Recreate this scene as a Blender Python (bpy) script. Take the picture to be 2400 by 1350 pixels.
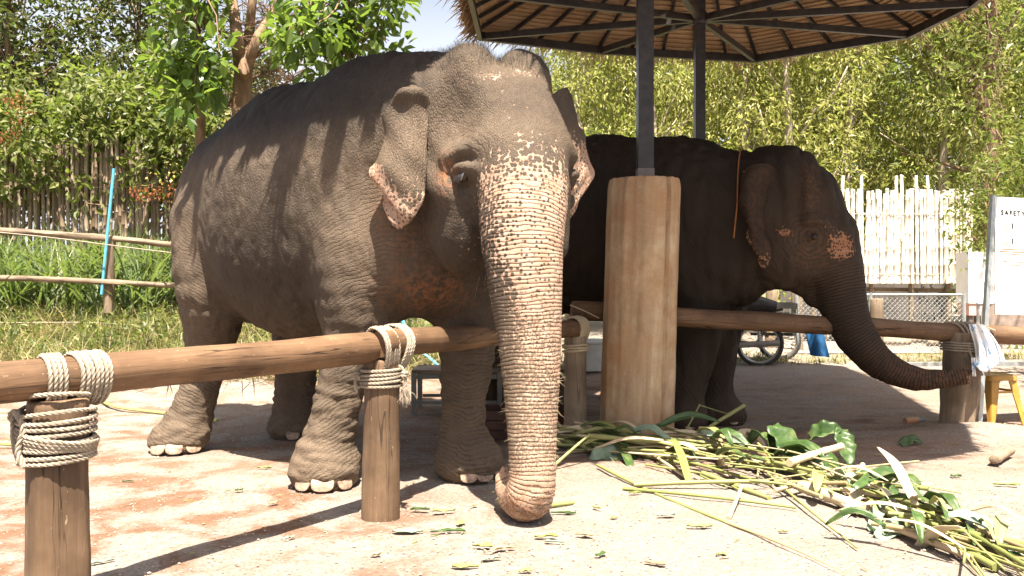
import bpy, math, random
import numpy as np
from mathutils import Vector, noise as mnoise

for o in list(bpy.data.objects):
    bpy.data.objects.remove(o, do_unlink=True)
SC = bpy.context.scene
COL = SC.collection
random.seed(7)
RNG = np.random.default_rng(11)
PI = math.pi

# ------------------------------------------------------------------ camera
CAMH, FPX = 1.25, 2000.0            # eye height; focal length in photo pixels (2400 wide)
cam = bpy.data.cameras.new('camera')
cam.sensor_width = 36.0
cam.lens = 36.0 * FPX / 2400.0
cam.clip_start = 0.05
cam.clip_end = 2000.0
camo = bpy.data.objects.new('camera', cam)
camo.location = (0, 0, CAMH)
camo.rotation_euler = (PI / 2, 0, 0)
COL.objects.link(camo)
SC.camera = camo

# ------------------------------------------------------------------ sky, sun, exposure
SUNV = Vector((0.060, -0.405, 1.0)).normalized()      # towards the sun
world = bpy.data.worlds.new('World')
SC.world = world
world.use_nodes = True
wn = world.node_tree
wn.nodes.clear()
wo = wn.nodes.new('ShaderNodeOutputWorld')
wb = wn.nodes.new('ShaderNodeBackground')
ws = wn.nodes.new('ShaderNodeTexSky')
ws.sky_type = 'NISHITA'
ws.sun_disc = False
ws.sun_elevation = math.asin(SUNV.z)
ws.sun_rotation = math.atan2(SUNV.x, SUNV.y)
ws.air_density = 1.0
ws.dust_density = 5.0
ws.ozone_density = 1.0
wb.inputs['Strength'].default_value = 0.05
# pale haze and thin cloud all round, thickest towards the horizon
wtc = wn.nodes.new('ShaderNodeTexCoord')
wmp = wn.nodes.new('ShaderNodeMapping'); wmp.inputs['Scale'].default_value = (1.0, 1.0, 2.2); wmp.inputs['Location'].default_value = (0.35, 0.1, 0.0)
wnz = wn.nodes.new('ShaderNodeTexNoise'); wnz.inputs['Scale'].default_value = 2.0; wnz.inputs['Detail'].default_value = 6.0; wnz.inputs['Roughness'].default_value = 0.55
wrp = wn.nodes.new('ShaderNodeValToRGB'); wrp.color_ramp.elements[0].position = 0.42; wrp.color_ramp.elements[1].position = 0.72
wmx = wn.nodes.new('ShaderNodeMix'); wmx.data_type = 'RGBA'; wmx.inputs[7].default_value = (5.6, 5.8, 6.2, 1.0)
wn.links.new(wtc.outputs['Generated'], wmp.inputs[0]); wn.links.new(wmp.outputs[0], wnz.inputs['Vector']); wn.links.new(wnz.outputs['Fac'], wrp.inputs[0])
wsp = wn.nodes.new('ShaderNodeSeparateXYZ'); wn.links.new(wtc.outputs['Generated'], wsp.inputs[0])
whz = wn.nodes.new('ShaderNodeMapRange'); whz.interpolation_type = 'SMOOTHSTEP'
whz.inputs['From Min'].default_value = 0.16; whz.inputs['From Max'].default_value = 0.45; whz.inputs['To Min'].default_value = 0.85; whz.inputs['To Max'].default_value = 0.0
wn.links.new(wsp.outputs['Z'], whz.inputs['Value'])
wad = wn.nodes.new('ShaderNodeMath'); wad.operation = 'MULTIPLY_ADD'; wad.use_clamp = True; wad.inputs[1].default_value = 0.18
wn.links.new(wrp.outputs[0], wad.inputs[0]); wn.links.new(whz.outputs[0], wad.inputs[2])
wn.links.new(wad.outputs[0], wmx.inputs['Factor']); wn.links.new(ws.outputs[0], wmx.inputs[6]); wn.links.new(wmx.outputs[2], wb.inputs[0])
wn.links.new(wb.outputs[0], wo.inputs[0])
sun = bpy.data.lights.new('sun', 'SUN')
sun.energy = 5.0
sun.angle = math.radians(0.53)
sun.color = (1.0, 0.92, 0.80)
suno = bpy.data.objects.new('sun', sun)
suno.rotation_euler = SUNV.to_track_quat('Z', 'Y').to_euler()
suno.location = (3, -8, 20)
COL.objects.link(suno)
SC.view_settings.view_transform = 'Standard'
SC.view_settings.look = 'None'
SC.view_settings.gamma = 1.0
SC.view_settings.use_curve_mapping = False
SC.view_settings.exposure = 2.1
SC.render.engine = 'CYCLES'
SC.cycles.max_bounces = 4
SC.cycles.diffuse_bounces = 3
SC.cycles.glossy_bounces = 2
SC.cycles.transmission_bounces = 2
SC.cycles.transparent_max_bounces = 4
SC.cycles.caustics_reflective = False
SC.cycles.caustics_refractive = False
SC.cycles.use_adaptive_sampling = True
SC.cycles.adaptive_threshold = 0.02

# ------------------------------------------------------------------ helpers
def P(px, py, d):
    """a measured point: photo pixel and its distance from the lens plane -> world metres"""
    return np.array([(px - 1200.0) / FPX * d, d, CAMH + (675.0 - py) / FPX * d])

def G(px, py, z=0.0):
    """a point on the ground under a photo pixel"""
    d = (CAMH - z) * FPX / (py - 675.0)
    return np.array([(px - 1200.0) / FPX * d, d, z])

def terrain(x, y):
    """height of the ground"""
    x = np.asarray(x, float); y = np.asarray(y, float)
    def ss(a, b, v):
        t = np.clip((v - a) / (b - a), 0, 1)
        return t * t * (3 - 2 * t)
    h = 0.24 * ss(8.6, 11.8, y)
    bank = ss(10.6, 16.0, y) * ss(1.0, -3.0, x) * 0.95
    mound = 0.10 * np.exp(-(((x - 4.05) / 0.55) ** 2 + ((y - 7.25) / 0.45) ** 2))
    rough = 0.010 * np.sin(2.1 * x + 1.3 * y) * np.sin(1.7 * y - 0.6 * x) * ss(3.0, 5.0, y)
    return h + bank + mound + rough

BASE = {}
def tag(o, label=None, cat=None, group=None, kind=None):
    if label: o['label'] = label
    if cat: o['category'] = cat
    if group: o['group'] = group
    if kind: o['kind'] = kind
    return o

def thing(name, label, cat, loc=(0, 0, 0), group=None):
    o = bpy.data.objects.new(name, None)
    o.empty_display_size = 0.1
    COL.objects.link(o)
    o.location = tuple(float(v) for v in loc)
    BASE[o.name] = np.array(loc, float)
    return tag(o, label, cat, group)

def mesh_np(name, V, faces, smooth=True):
    """faces: list of int arrays, each (n, k)"""
    V = np.asarray(V, np.float32)
    if isinstance(faces, np.ndarray): faces = [faces]
    faces = [np.asarray(f, np.int32) for f in faces if len(f)]
    me = bpy.data.meshes.new(name)
    me.vertices.add(len(V)); me.vertices.foreach_set('co', V.ravel())
    loops = np.concatenate([f.ravel() for f in faces])
    sizes = np.concatenate([np.full(len(f), f.shape[1], np.int32) for f in faces])
    starts = np.concatenate([[0], np.cumsum(sizes)[:-1]]).astype(np.int32)
    me.loops.add(len(loops)); me.loops.foreach_set('vertex_index', loops)
    me.polygons.add(len(sizes)); me.polygons.foreach_set('loop_start', starts)
    me.polygons.foreach_set('use_smooth', np.full(len(sizes), smooth, bool))
    me.update(calc_edges=True); me.validate()
    return me

def link(name, me, material, parent=None):
    o = bpy.data.objects.new(name, me)
    COL.objects.link(o)
    if material is not None:
        me.materials.clear()
        for m in (material if isinstance(material, (list, tuple)) else [material]): me.materials.append(m)
    if parent is not None:
        o.parent = parent
        BASE[o.name] = BASE[parent.name]
    return o

class MB:
    """collects geometry in world metres, builds ONE mesh object"""
    def __init__(s): s.V = []; s.F = []; s.M = []; s.m = 0
    def n(s): return len(s.V)
    def face(s, *idx): s.F.append(tuple(idx)); s.M.append(s.m)
    def add(s, verts, faces):
        b = len(s.V); s.V.extend([tuple(v) for v in verts])
        for f in faces: s.F.append(tuple(i + b for i in f)); s.M.append(s.m)
    def box(s, c, half, ax=None):
        c = np.array(c, float); ax = np.eye(3) if ax is None else np.array(ax, float)
        vs = [c + sx * half[0] * ax[0] + sy * half[1] * ax[1] + sz * half[2] * ax[2]
              for sz in (-1, 1) for sy in (-1, 1) for sx in (-1, 1)]
        s.add(vs, [(0, 2, 3, 1), (4, 5, 7, 6), (0, 1, 5, 4), (2, 6, 7, 3), (0, 4, 6, 2), (1, 3, 7, 5)])
    def bar(s, a, b, w, h, up=(0, 0, 1)):
        a = np.array(a, float); b = np.array(b, float); d = b - a; L = np.linalg.norm(d); d = d / L
        u = np.array(up, float); sd = np.cross(d, u)
        if np.linalg.norm(sd) < 1e-5: sd = np.cross(d, (1, 0, 0))
        sd /= np.linalg.norm(sd); u = np.cross(sd, d)
        s.box((a + b) / 2, (L / 2, w / 2, h / 2), (d, sd, u))
    def tube(s, pts, radii, n=10, caps=True, rf=None, closed=False, squash=None):
        pts = np.array(pts, float); m = len(pts)
        radii = np.full(m, radii, float) if np.isscalar(radii) else np.array(radii, float)
        T = np.gradient(pts, axis=0) if not closed else (np.roll(pts, -1, 0) - np.roll(pts, 1, 0))
        T /= np.linalg.norm(T, axis=1)[:, None] + 1e-12
        ref = np.array([0, 0, 1.0]) if abs(T[0][2]) < 0.9 else np.array([1.0, 0, 0])
        u = np.cross(T[0], ref); u /= np.linalg.norm(u)
        b = len(s.V)
        for i in range(m):
            u = u - T[i] * np.dot(u, T[i]); u /= np.linalg.norm(u); v = np.cross(T[i], u)
            for k in range(n):
                a = 2 * PI * k / n; r = radii[i]
                if rf is not None: r = r * rf(i / (m - 1.0), a)
                s.V.append(tuple(pts[i] + r * (math.cos(a) * u + math.sin(a) * v * (squash or 1.0))))
        rng = m if closed else m - 1
        for i in range(rng):
            i2 = (i + 1) % m
            for k in range(n):
                k2 = (k + 1) % n
                s.face(b + i * n + k, b + i * n + k2, b + i2 * n + k2, b + i2 * n + k)
        if caps and not closed:
            s.face(*[b + k for k in range(n)][::-1])
            s.face(*[b + (m - 1) * n + k for k in range(n)])
    def lathe(s, c, prof, n=20, ax=None):
        """prof: (radius, height) pairs about the third axis"""
        c = np.array(c, float); ax = np.eye(3) if ax is None else np.array(ax, float); b = len(s.V)
        for r, h in prof:
            for k in range(n):
                a = 2 * PI * k / n
                s.V.append(tuple(c + r * math.cos(a) * ax[0] + r * math.sin(a) * ax[1] + h * ax[2]))
        for i in range(len(prof) - 1):
            for k in range(n):
                k2 = (k + 1) % n
                s.face(b + i * n + k, b + i * n + k2, b + (i + 1) * n + k2, b + (i + 1) * n + k)
        s.face(*[b + k for k in range(n)][::-1])
        s.face(*[b + (len(prof) - 1) * n + k for k in range(n)])
    def sheet(s, grid, thick=0.0):
        """grid (m, n, 3)"""
        g = np.array(grid, float); m, n = g.shape[:2]; b = len(s.V)
        s.V.extend(map(tuple, g.reshape(-1, 3)))
        for i in range(m - 1):
            for j in range(n - 1):
                s.face(b + i * n + j, b + i * n + j + 1, b + (i + 1) * n + j + 1, b + (i + 1) * n + j)
    def build(s, name, material, parent=None, smooth=False, origin=None):
        V = np.array(s.V, float)
        if parent is not None: V = V - BASE[parent.name]
        elif origin is not None: V = V - np.array(origin, float)
        me = bpy.data.meshes.new(name)
        me.from_pydata([tuple(v) for v in V], [], s.F)
        me.polygons.foreach_set('use_smooth', np.full(len(me.polygons), smooth, bool))
        o = link(name, me, material, parent)
        if isinstance(material, (list, tuple)): me.polygons.foreach_set('material_index', s.M)
        if smooth: auto_sharp(me)
        me.update()
        if parent is None:
            if origin is not None: o.location = tuple(float(v) for v in origin); BASE[o.name] = np.array(origin, float)
            else: BASE[o.name] = np.zeros(3)
        return o

def auto_sharp(me, ang=0.75):
    try: me.set_sharp_from_angle(angle=ang)
    except Exception: pass

def spline(pts, n):
    """Catmull-Rom through rows of pts (any number of columns)"""
    p = np.array(pts, float); m = len(p)
    p = np.vstack([2 * p[0] - p[1], p, 2 * p[-1] - p[-2]])
    out = []
    for t in np.linspace(0, m - 1, n):
        i = min(int(t), m - 2); f = t - i
        a, b, c, d = p[i], p[i + 1], p[i + 2], p[i + 3]
        out.append(0.5 * (2 * b + (c - a) * f + (2 * a - 5 * b + 4 * c - d) * f * f + (3 * b - a - 3 * c + d) * f ** 3))
    return np.array(out)

# ------------------------------------------------------------------ node materials
class NT:
    def __init__(s, name):
        s.m = bpy.data.materials.new(name); s.m.use_nodes = True
        s.t = s.m.node_tree; s.t.nodes.clear()
        s.out = s.t.nodes.new('ShaderNodeOutputMaterial')
        s.bs = s.t.nodes.new('ShaderNodeBsdfPrincipled')
        s.t.links.new(s.bs.outputs[0], s.out.inputs[0])
        s.bs.inputs['Specular IOR Level'].default_value = 0.25
        s._tc = None
    def N(s, typ, **kw):
        n = s.t.nodes.new('ShaderNode' + typ)
        for k, v in kw.items():
            if hasattr(n, k): setattr(n, k, v)
        return n
    def L(s, a, b): s.t.links.new(a, b)
    def put(s, sock, v):
        if hasattr(v, 'is_linked') or hasattr(v, 'links'): s.L(v, sock)
        else:
            if sock.type == 'RGBA' and len(v) == 3: v = (*v, 1)
            sock.default_value = v
    def co(s, which='Object'):
        if s._tc is None: s._tc = s.N('TexCoord')
        return s._tc.outputs[which]
    def map(s, scale, vec=None, rot=(0, 0, 0), loc=(0, 0, 0)):
        n = s.N('Mapping'); s.put(n.inputs['Vector'], vec if vec is not None else s.co())
        n.inputs['Scale'].default_value = scale if hasattr(scale, '__len__') else (scale,) * 3
        n.inputs['Rotation'].default_value = rot; n.inputs['Location'].default_value = loc
        return n.outputs[0]
    def noise(s, scale, detail=4, rough=0.55, vec=None, dist=0.0, out='Fac', typ=None):
        n = s.N('TexNoise'); s.put(n.inputs['Vector'], vec if vec is not None else s.co())
        if typ: n.noise_type = typ
        n.inputs['Scale'].default_value = scale; n.inputs['Detail'].default_value = detail
        n.inputs['Roughness'].default_value = rough; n.inputs['Distortion'].default_value = dist
        return n.outputs[out]
    def vor(s, scale, vec=None, feature='F1', out='Distance', rnd=1.0):
        n = s.N('TexVoronoi'); n.feature = feature; s.put(n.inputs['Vector'], vec if vec is not None else s.co())
        n.inputs['Scale'].default_value = scale; n.inputs['Randomness'].default_value = rnd
        return n.outputs[out]
    def ramp(s, fac, stops, interp='LINEAR'):
        n = s.N('ValToRGB'); n.color_ramp.interpolation = interp; s.put(n.inputs[0], fac); e = n.color_ramp.elements
        while len(e) < len(stops): e.new(0.5)
        for i, (p, c) in enumerate(stops):
            e[i].position = p
            c = (c, c, c, 1) if np.isscalar(c) else (*c, 1)
            e[i].color = c
        return n.outputs[0]
    def math(s, op, a, b=0.0, c=None, clamp=False):
        n = s.N('Math'); n.operation = op; n.use_clamp = clamp
        s.put(n.inputs[0], a); s.put(n.inputs[1], b)
        if c is not None: s.put(n.inputs[2], c)
        return n.outputs[0]
    def mix(s, fac, a, b, mode='MIX'):
        n = s.N('Mix'); n.data_type = 'RGBA'; n.blend_type = mode; n.clamp_factor = True
        s.put(n.inputs['Factor'], fac); s.put(n.inputs[6], a); s.put(n.inputs[7], b)
        return n.outputs[2]
    def attr(s, name, out='Fac'):
        n = s.N('Attribute'); n.attribute_name = name; return n.outputs[out]
    def island(s): return s.N('NewGeometry').outputs['Random Per Island']
    def objrand(s): return s.N('ObjectInfo').outputs['Random']
    def bump(s, h, strength=0.5, dist=0.01, prev=None):
        n = s.N('Bump'); s.put(n.inputs['Height'], h); n.inputs['Strength'].default_value = strength
        n.inputs['Distance'].default_value = dist
        if prev is not None: s.L(prev, n.inputs['Normal'])
        return n.outputs[0]
    def fin(s, color, rough=0.7, normal=None, spec=None, metal=None):
        s.put(s.bs.inputs['Base Color'], color); s.put(s.bs.inputs['Roughness'], rough)
        if normal is not None: s.L(normal, s.bs.inputs['Normal'])
        if spec is not None: s.bs.inputs['Specular IOR Level'].default_value = spec
        if metal is not None: s.bs.inputs['Metallic'].default_value = metal
        return s.m

def leaf_mat(name, cols, transl=0.35, rough=0.45, spec=0.35):
    t = NT(name)
    r = t.island()
    n = len(cols)
    c = t.ramp(r, [(i / (n - 1.0), cols[i]) for i in range(n)])
    v = t.noise(1.2, 2)
    c = t.mix(t.ramp(v, [(0.35, 0.0), (0.65, 1.0)]), c, t.mix(0.45, c, tuple(x * 0.55 for x in cols[0])), 'MIX')
    t.fin(c, rough, spec=spec)
    tr = t.N('BsdfTranslucent'); t.put(tr.inputs[0], t.mix(0.5, c, (0.35, 0.5, 0.06), 'MIX'))
    mx = t.N('MixShader'); mx.inputs[0].default_value = transl
    t.L(t.bs.outputs[0], mx.inputs[1]); t.L(tr.outputs[0], mx.inputs[2]); t.L(mx.outputs[0], t.out.inputs[0])
    return t.m

def simple_mat(name, col, rough=0.6, metal=0.0, var=0.15, scale=9.0, bump=0.0, spec=0.3):
    t = NT(name)
    n = t.noise(scale, 5, 0.6)
    c = t.mix(t.ramp(n, [(0.3, 0.0), (0.7, 1.0)]), tuple(x * (1 - var) for x in col), tuple(min(1, x * (1 + var)) for x in col))
    nm = t.bump(t.noise(scale * 8, 4), bump, 0.004) if bump else None
    return t.fin(c, rough, nm, spec, metal)

# ------------------------------------------------------------------ implicit surfaces (for the elephants)
class SDF:
    def __init__(s): s.ops = []
    def ell(s, c, r, ax=None, k=0.15, sub=False):
        s.ops.append(('e', np.array(c, np.float32), np.array(r, np.float32), np.eye(3, dtype=np.float32) if ax is None else np.array(ax, np.float32), k, sub))
    def chain(s, pts, radii, k=0.1, n=None, sub=False):
        a = np.column_stack([np.array(pts, float), np.array(radii, float)])
        if n: a = spline(a, n)
        s.ops.append(('c', a.astype(np.float32), None, None, k, sub))
    def eval(s, p):
        """signed distance near the surface; far from every primitive it is only known to be large"""
        D = np.full(len(p), 5.0, np.float32)
        for typ, a, r, ax, k, sub in s.ops:
            if typ == 'e':
                mr = float(r.max()); lo, hi = a - mr, a + mr
            else:
                lo = (a[:, :3] - a[:, 3:]).min(0); hi = (a[:, :3] + a[:, 3:]).max(0)
            mg = 0.32 + k
            ii = np.nonzero(((p > lo - mg) & (p < hi + mg)).all(1))[0]
            if not len(ii): continue
            pp = p[ii]
            if typ == 'e':
                q = (pp - a) @ ax.T
                k0 = np.sqrt(((q / r) ** 2).sum(1)); k1 = np.sqrt(((q / (r * r)) ** 2).sum(1)) + 1e-6
                d = k0 * (k0 - 1) / k1
            else:
                d = np.full(len(pp), 5.0, np.float32)
                for i in range(len(a) - 1):
                    A, B = a[i, :3], a[i + 1, :3]; ba = B - A; L2 = float(ba @ ba) + 1e-12
                    m = max(a[i, 3], a[i + 1, 3]) + mg
                    jj = np.nonzero(((pp > np.minimum(A, B) - m) & (pp < np.maximum(A, B) + m)).all(1))[0]
                    if not len(jj): continue
                    q = pp[jj] - A; t = np.clip((q @ ba) / L2, 0, 1)
                    dd = np.sqrt(((q - t[:, None] * ba) ** 2).sum(1)) - (a[i, 3] + t * (a[i + 1, 3] - a[i, 3]))
                    d[jj] = np.minimum(d[jj], dd)
            D0 = D[ii]
            if sub:
                h = np.maximum(k - np.abs(D0 + d), 0) / k; D[ii] = np.maximum(D0, -d) + h * h * k * 0.25
            else:
                h = np.maximum(k - np.abs(D0 - d), 0) / k; D[ii] = np.minimum(D0, d) - h * h * k * 0.25
        return D
    def mesh(s, lo, hi, h):
        lo = np.array(lo, np.float32); hi = np.array(hi, np.float32); B = 6
        nb = np.ceil((hi - lo) / (h * B)).astype(int); n = nb * B
        cx = [lo[i] + (np.arange(nb[i]) + 0.5) * h * B for i in range(3)]
        cc = np.stack(np.meshgrid(*cx, indexing='ij'), -1).reshape(-1, 3).astype(np.float32)
        cd = s.eval(cc)
        act = np.abs(cd) < h * B * 0.87 * 1.9 + h
        D = np.repeat(np.repeat(np.repeat(np.where(cd < 0, -1.0, 1.0).astype(np.float32).reshape(nb), B, 0), B, 1), B, 2)
        loc = np.stack(np.meshgrid(*[np.arange(B)] * 3, indexing='ij'), -1).reshape(-1, 3)
        bi = np.stack(np.unravel_index(np.nonzero(act)[0], nb), -1) * B
        for st in range(0, len(bi), 3000):
            idx = (bi[st:st + 3000, None, :] + loc[None]).reshape(-1, 3)
            D[idx[:, 0], idx[:, 1], idx[:, 2]] = s.eval((lo + idx * h).astype(np.float32))
        S = D < 0
        cnt = np.zeros(tuple(n - 1), np.uint8); off = [(i, j, k) for i in (0, 1) for j in (0, 1) for k in (0, 1)]
        for i, j, k in off: cnt += S[i:n[0] - 1 + i, j:n[1] - 1 + j, k:n[2] - 1 + k]
        C = np.stack(np.nonzero((cnt > 0) & (cnt < 8)), -1)
        ID = np.full(tuple(n - 1), -1, np.int32); ID[C[:, 0], C[:, 1], C[:, 2]] = np.arange(len(C))
        acc = np.zeros((len(C), 3)); w = np.zeros(len(C))
        for o1 in off:
            for axi in range(3):
                if o1[axi]: continue
                o2 = list(o1); o2[axi] = 1
                a = D[C[:, 0] + o1[0], C[:, 1] + o1[1], C[:, 2] + o1[2]]; b = D[C[:, 0] + o2[0], C[:, 1] + o2[1], C[:, 2] + o2[2]]
                m = (a < 0) != (b < 0); t = np.where(m, a / np.where(a - b == 0, 1, a - b), 0)
                pt = np.tile(np.array(o1, float), (len(C), 1)); pt[:, axi] += t
                acc += pt * m[:, None]; w += m
        V = lo + (C + acc / np.maximum(w, 1)[:, None]) * h
        Q = []
        for axi in range(3):
            o = [(0, 0, 0)] * 3; sh = [0, 0, 0]; sh[axi] = 1
            a = S[1:-1, 1:-1, 1:-1]; e1, e2 = [(1, 2), (2, 0), (0, 1)][axi]
            bS = S[1 + sh[0]:n[0] - 1 + sh[0], 1 + sh[1]:n[1] - 1 + sh[1], 1 + sh[2]:n[2] - 1 + sh[2]]
            E = np.stack(np.nonzero(a != bS), -1) + 1
            flip = S[E[:, 0], E[:, 1], E[:, 2]]
            d1 = np.zeros(3, int); d1[e1] = 1; d2 = np.zeros(3, int); d2[e2] = 1
            q = [ID[tuple((E - x).T)] for x in (d1 + d2, d2, np.zeros(3, int), d1)]
            q = np.stack(q, 1); q[~flip] = q[~flip][:, ::-1]; Q.append(q)
        Q = np.concatenate(Q); Q = Q[(Q >= 0).all(1)]
        return V, Q
# ================================================================== ground
def ground_mat():
    t = NT('sandy_ground')
    big = t.noise(0.55, 4, 0.55); mid = t.noise(2.6, 6, 0.65, dist=0.4); fine = t.noise(34.0, 6, 0.75); grit = t.vor(190.0)
    soil = t.attr('soil'); veg = t.attr('veg')
    pale = t.mix(t.ramp(fine, [(0.3, 0.0), (0.7, 1.0)]), (0.195, 0.162, 0.132), (0.345, 0.305, 0.262))
    red = t.mix(t.ramp(fine, [(0.35, 0.0), (0.65, 1.0)]), (0.135, 0.068, 0.040), (0.22, 0.128, 0.080))
    pm = t.math('MULTIPLY', t.ramp(mid, [(0.44, 0.0), (0.58, 1.0)]), t.ramp(big, [(0.34, 0.15), (0.52, 1.0)]))
    pm = t.math('MULTIPLY', pm, t.math('MULTIPLY_ADD', t.attr('red'), 0.85, 0.1))
    c = t.mix(pm, pale, red)
    lit = t.ramp(t.noise(1.0, 5, 0.7, vec=t.map((1.1, 3.4, 1)), dist=0.7), [(0.44, 1.0), (0.60, 0.25)])  # pale dusty patches, their streaks also painting sun onto the roofed dirt
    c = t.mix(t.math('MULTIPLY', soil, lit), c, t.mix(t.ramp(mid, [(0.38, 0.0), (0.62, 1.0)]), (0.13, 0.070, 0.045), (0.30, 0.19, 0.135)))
    gr = t.ramp(t.noise(60.0, 4, 0.7), [(0.53, 0.0), (0.66, 1.0)])
    c = t.mix(t.math('MULTIPLY', gr, 0.85), c, (0.10, 0.078, 0.060))
    c = t.mix(veg, c, t.mix(t.ramp(mid, [(0.4, 0.0), (0.6, 1.0)]), (0.10, 0.10, 0.035), (0.22, 0.17, 0.08)))
    b = t.bump(mid, 0.6, 0.05); b = t.bump(fine, 0.9, 0.018, b); b = t.bump(t.ramp(grit, [(0.1, 1.0), (0.5, 0.0)]), 0.5, 0.004, b)
    return t.fin(c, 0.92, b, spec=0.12)

def build_ground():
    ys = np.concatenate([np.linspace(-3, 2.2, 12)[:-1], np.linspace(2.2, 9.0, 190)[:-1], np.linspace(9, 18, 70)[:-1], np.geomspace(18, 600, 26)])
    us = np.linspace(-1, 1, 241)
    xs0 = 7.5 * us
    V = []
    for y in ys:
        sc = 1.0 if y < 9 else 1 + (y - 9) * 0.16
        V.append(np.stack([xs0 * sc * np.where(np.abs(us) > .93, 1 + (np.abs(us) - .93) * 60, 1), np.full(241, y)], 1))
    V = np.array(V); x, y = V[..., 0], V[..., 1]
    z = terrain(x, y)
    q = np.stack([x.ravel(), y.ravel(), np.zeros(x.size)], 1)
    nz = np.array([mnoise.noise((a * 2.2, b * 2.2, 0.3)) for a, b, c in q.tolist()]).reshape(x.shape)
    nz2 = np.array([mnoise.noise((a * 7.5, b * 7.5, 5.3)) for a, b, c in q.tolist()]).reshape(x.shape)
    z = z + (0.010 * nz + 0.006 * nz2) * np.clip((60 - y) / 40, 0, 1) - 0.004
    # shallow hoof-worn dip under the elephants
    W = np.stack([x, y, z], -1).reshape(-1, 3)
    m, n = x.shape; i, j = np.meshgrid(np.arange(m - 1), np.arange(n - 1), indexing='ij')
    F = np.stack([i * n + j, i * n + j + 1, (i + 1) * n + j + 1, (i + 1) * n + j], -1).reshape(-1, 4)
    me = mesh_np('ground', W, F)
    X, Y = W[:, 0], W[:, 1]
    ss = lambda a, b, v: np.clip((v - a) / (b - a), 0, 1) ** 2 * (3 - 2 * np.clip((v - a) / (b - a), 0, 1))
    edge = 0.35 * np.sin(X * 2.3) + 0.2 * np.sin(X * 5.1 + 1)
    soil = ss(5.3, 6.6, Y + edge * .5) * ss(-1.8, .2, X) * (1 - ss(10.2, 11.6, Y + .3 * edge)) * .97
    soil = soil * (1 - .45 * ss(7.9, 8.8, Y + .4 * edge) * ss(1.8, 2.6, X))  # soil colour paled at the back right to imitate streaks of sun
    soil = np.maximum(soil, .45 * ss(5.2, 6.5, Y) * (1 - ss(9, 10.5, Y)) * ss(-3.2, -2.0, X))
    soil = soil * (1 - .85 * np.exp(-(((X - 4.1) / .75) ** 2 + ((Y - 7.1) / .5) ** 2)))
    veg = ss(10.2, 11.6, Y + .4 * np.sin(X * 1.9) + .25 * np.sin(X * 4.7)) * ss(.5, -1.2, X)
    veg = np.maximum(veg, .9 * ss(40, 60, Y))
    red = ss(.6, -1.0, X) * .9 + .15
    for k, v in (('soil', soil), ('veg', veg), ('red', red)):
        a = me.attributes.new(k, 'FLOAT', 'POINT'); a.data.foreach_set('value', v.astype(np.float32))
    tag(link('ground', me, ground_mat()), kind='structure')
build_ground()

def grit():
    """loose grit and crumbs of earth lying on the sand"""
    n = 16000
    y = 2.6 + 6.0 * RNG.random(n) ** 1.5; x = (RNG.random(n) * 2 - 1) * .66 * y
    r = .0018 + .0065 * RNG.random(n) ** 4
    z = terrain(x, y)
    ico = np.array([(1, 0, 0), (-1, 0, 0), (0, 1, 0), (0, -1, 0), (0, 0, 1), (0, 0, -1)], float)
    F0 = np.array([(0, 2, 4), (2, 1, 4), (1, 3, 4), (3, 0, 4), (2, 0, 5), (1, 2, 5), (3, 1, 5), (0, 3, 5)])
    jit = 1 + .5 * (RNG.random((n, 6, 1)) - .5)
    ang = RNG.random(n) * 6.28; c, s = np.cos(ang), np.sin(ang)
    p = ico[None] * jit * r[:, None, None] * np.array([1.2, .9, .6])
    p = np.stack([p[..., 0] * c[:, None] - p[..., 1] * s[:, None], p[..., 0] * s[:, None] + p[..., 1] * c[:, None], p[..., 2]], -1)
    V = (p + np.stack([x, y, z + r * .3], 1)[:, None]).reshape(-1, 3)
    F = (F0[None] + (np.arange(n) * 6)[:, None, None]).reshape(-1, 3)
    t = NT('grit_stone'); c = t.ramp(t.island(), [(0, (.22, .18, .14)), (.5, (.45, .37, .29)), (1, (.30, .20, .13))])
    o = link('grit', mesh_np('grit', V, F, False), t.fin(c, .9))
    tag(o, 'loose grit and crumbs scattered over the sand', 'grit', kind='stuff')
grit()
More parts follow.
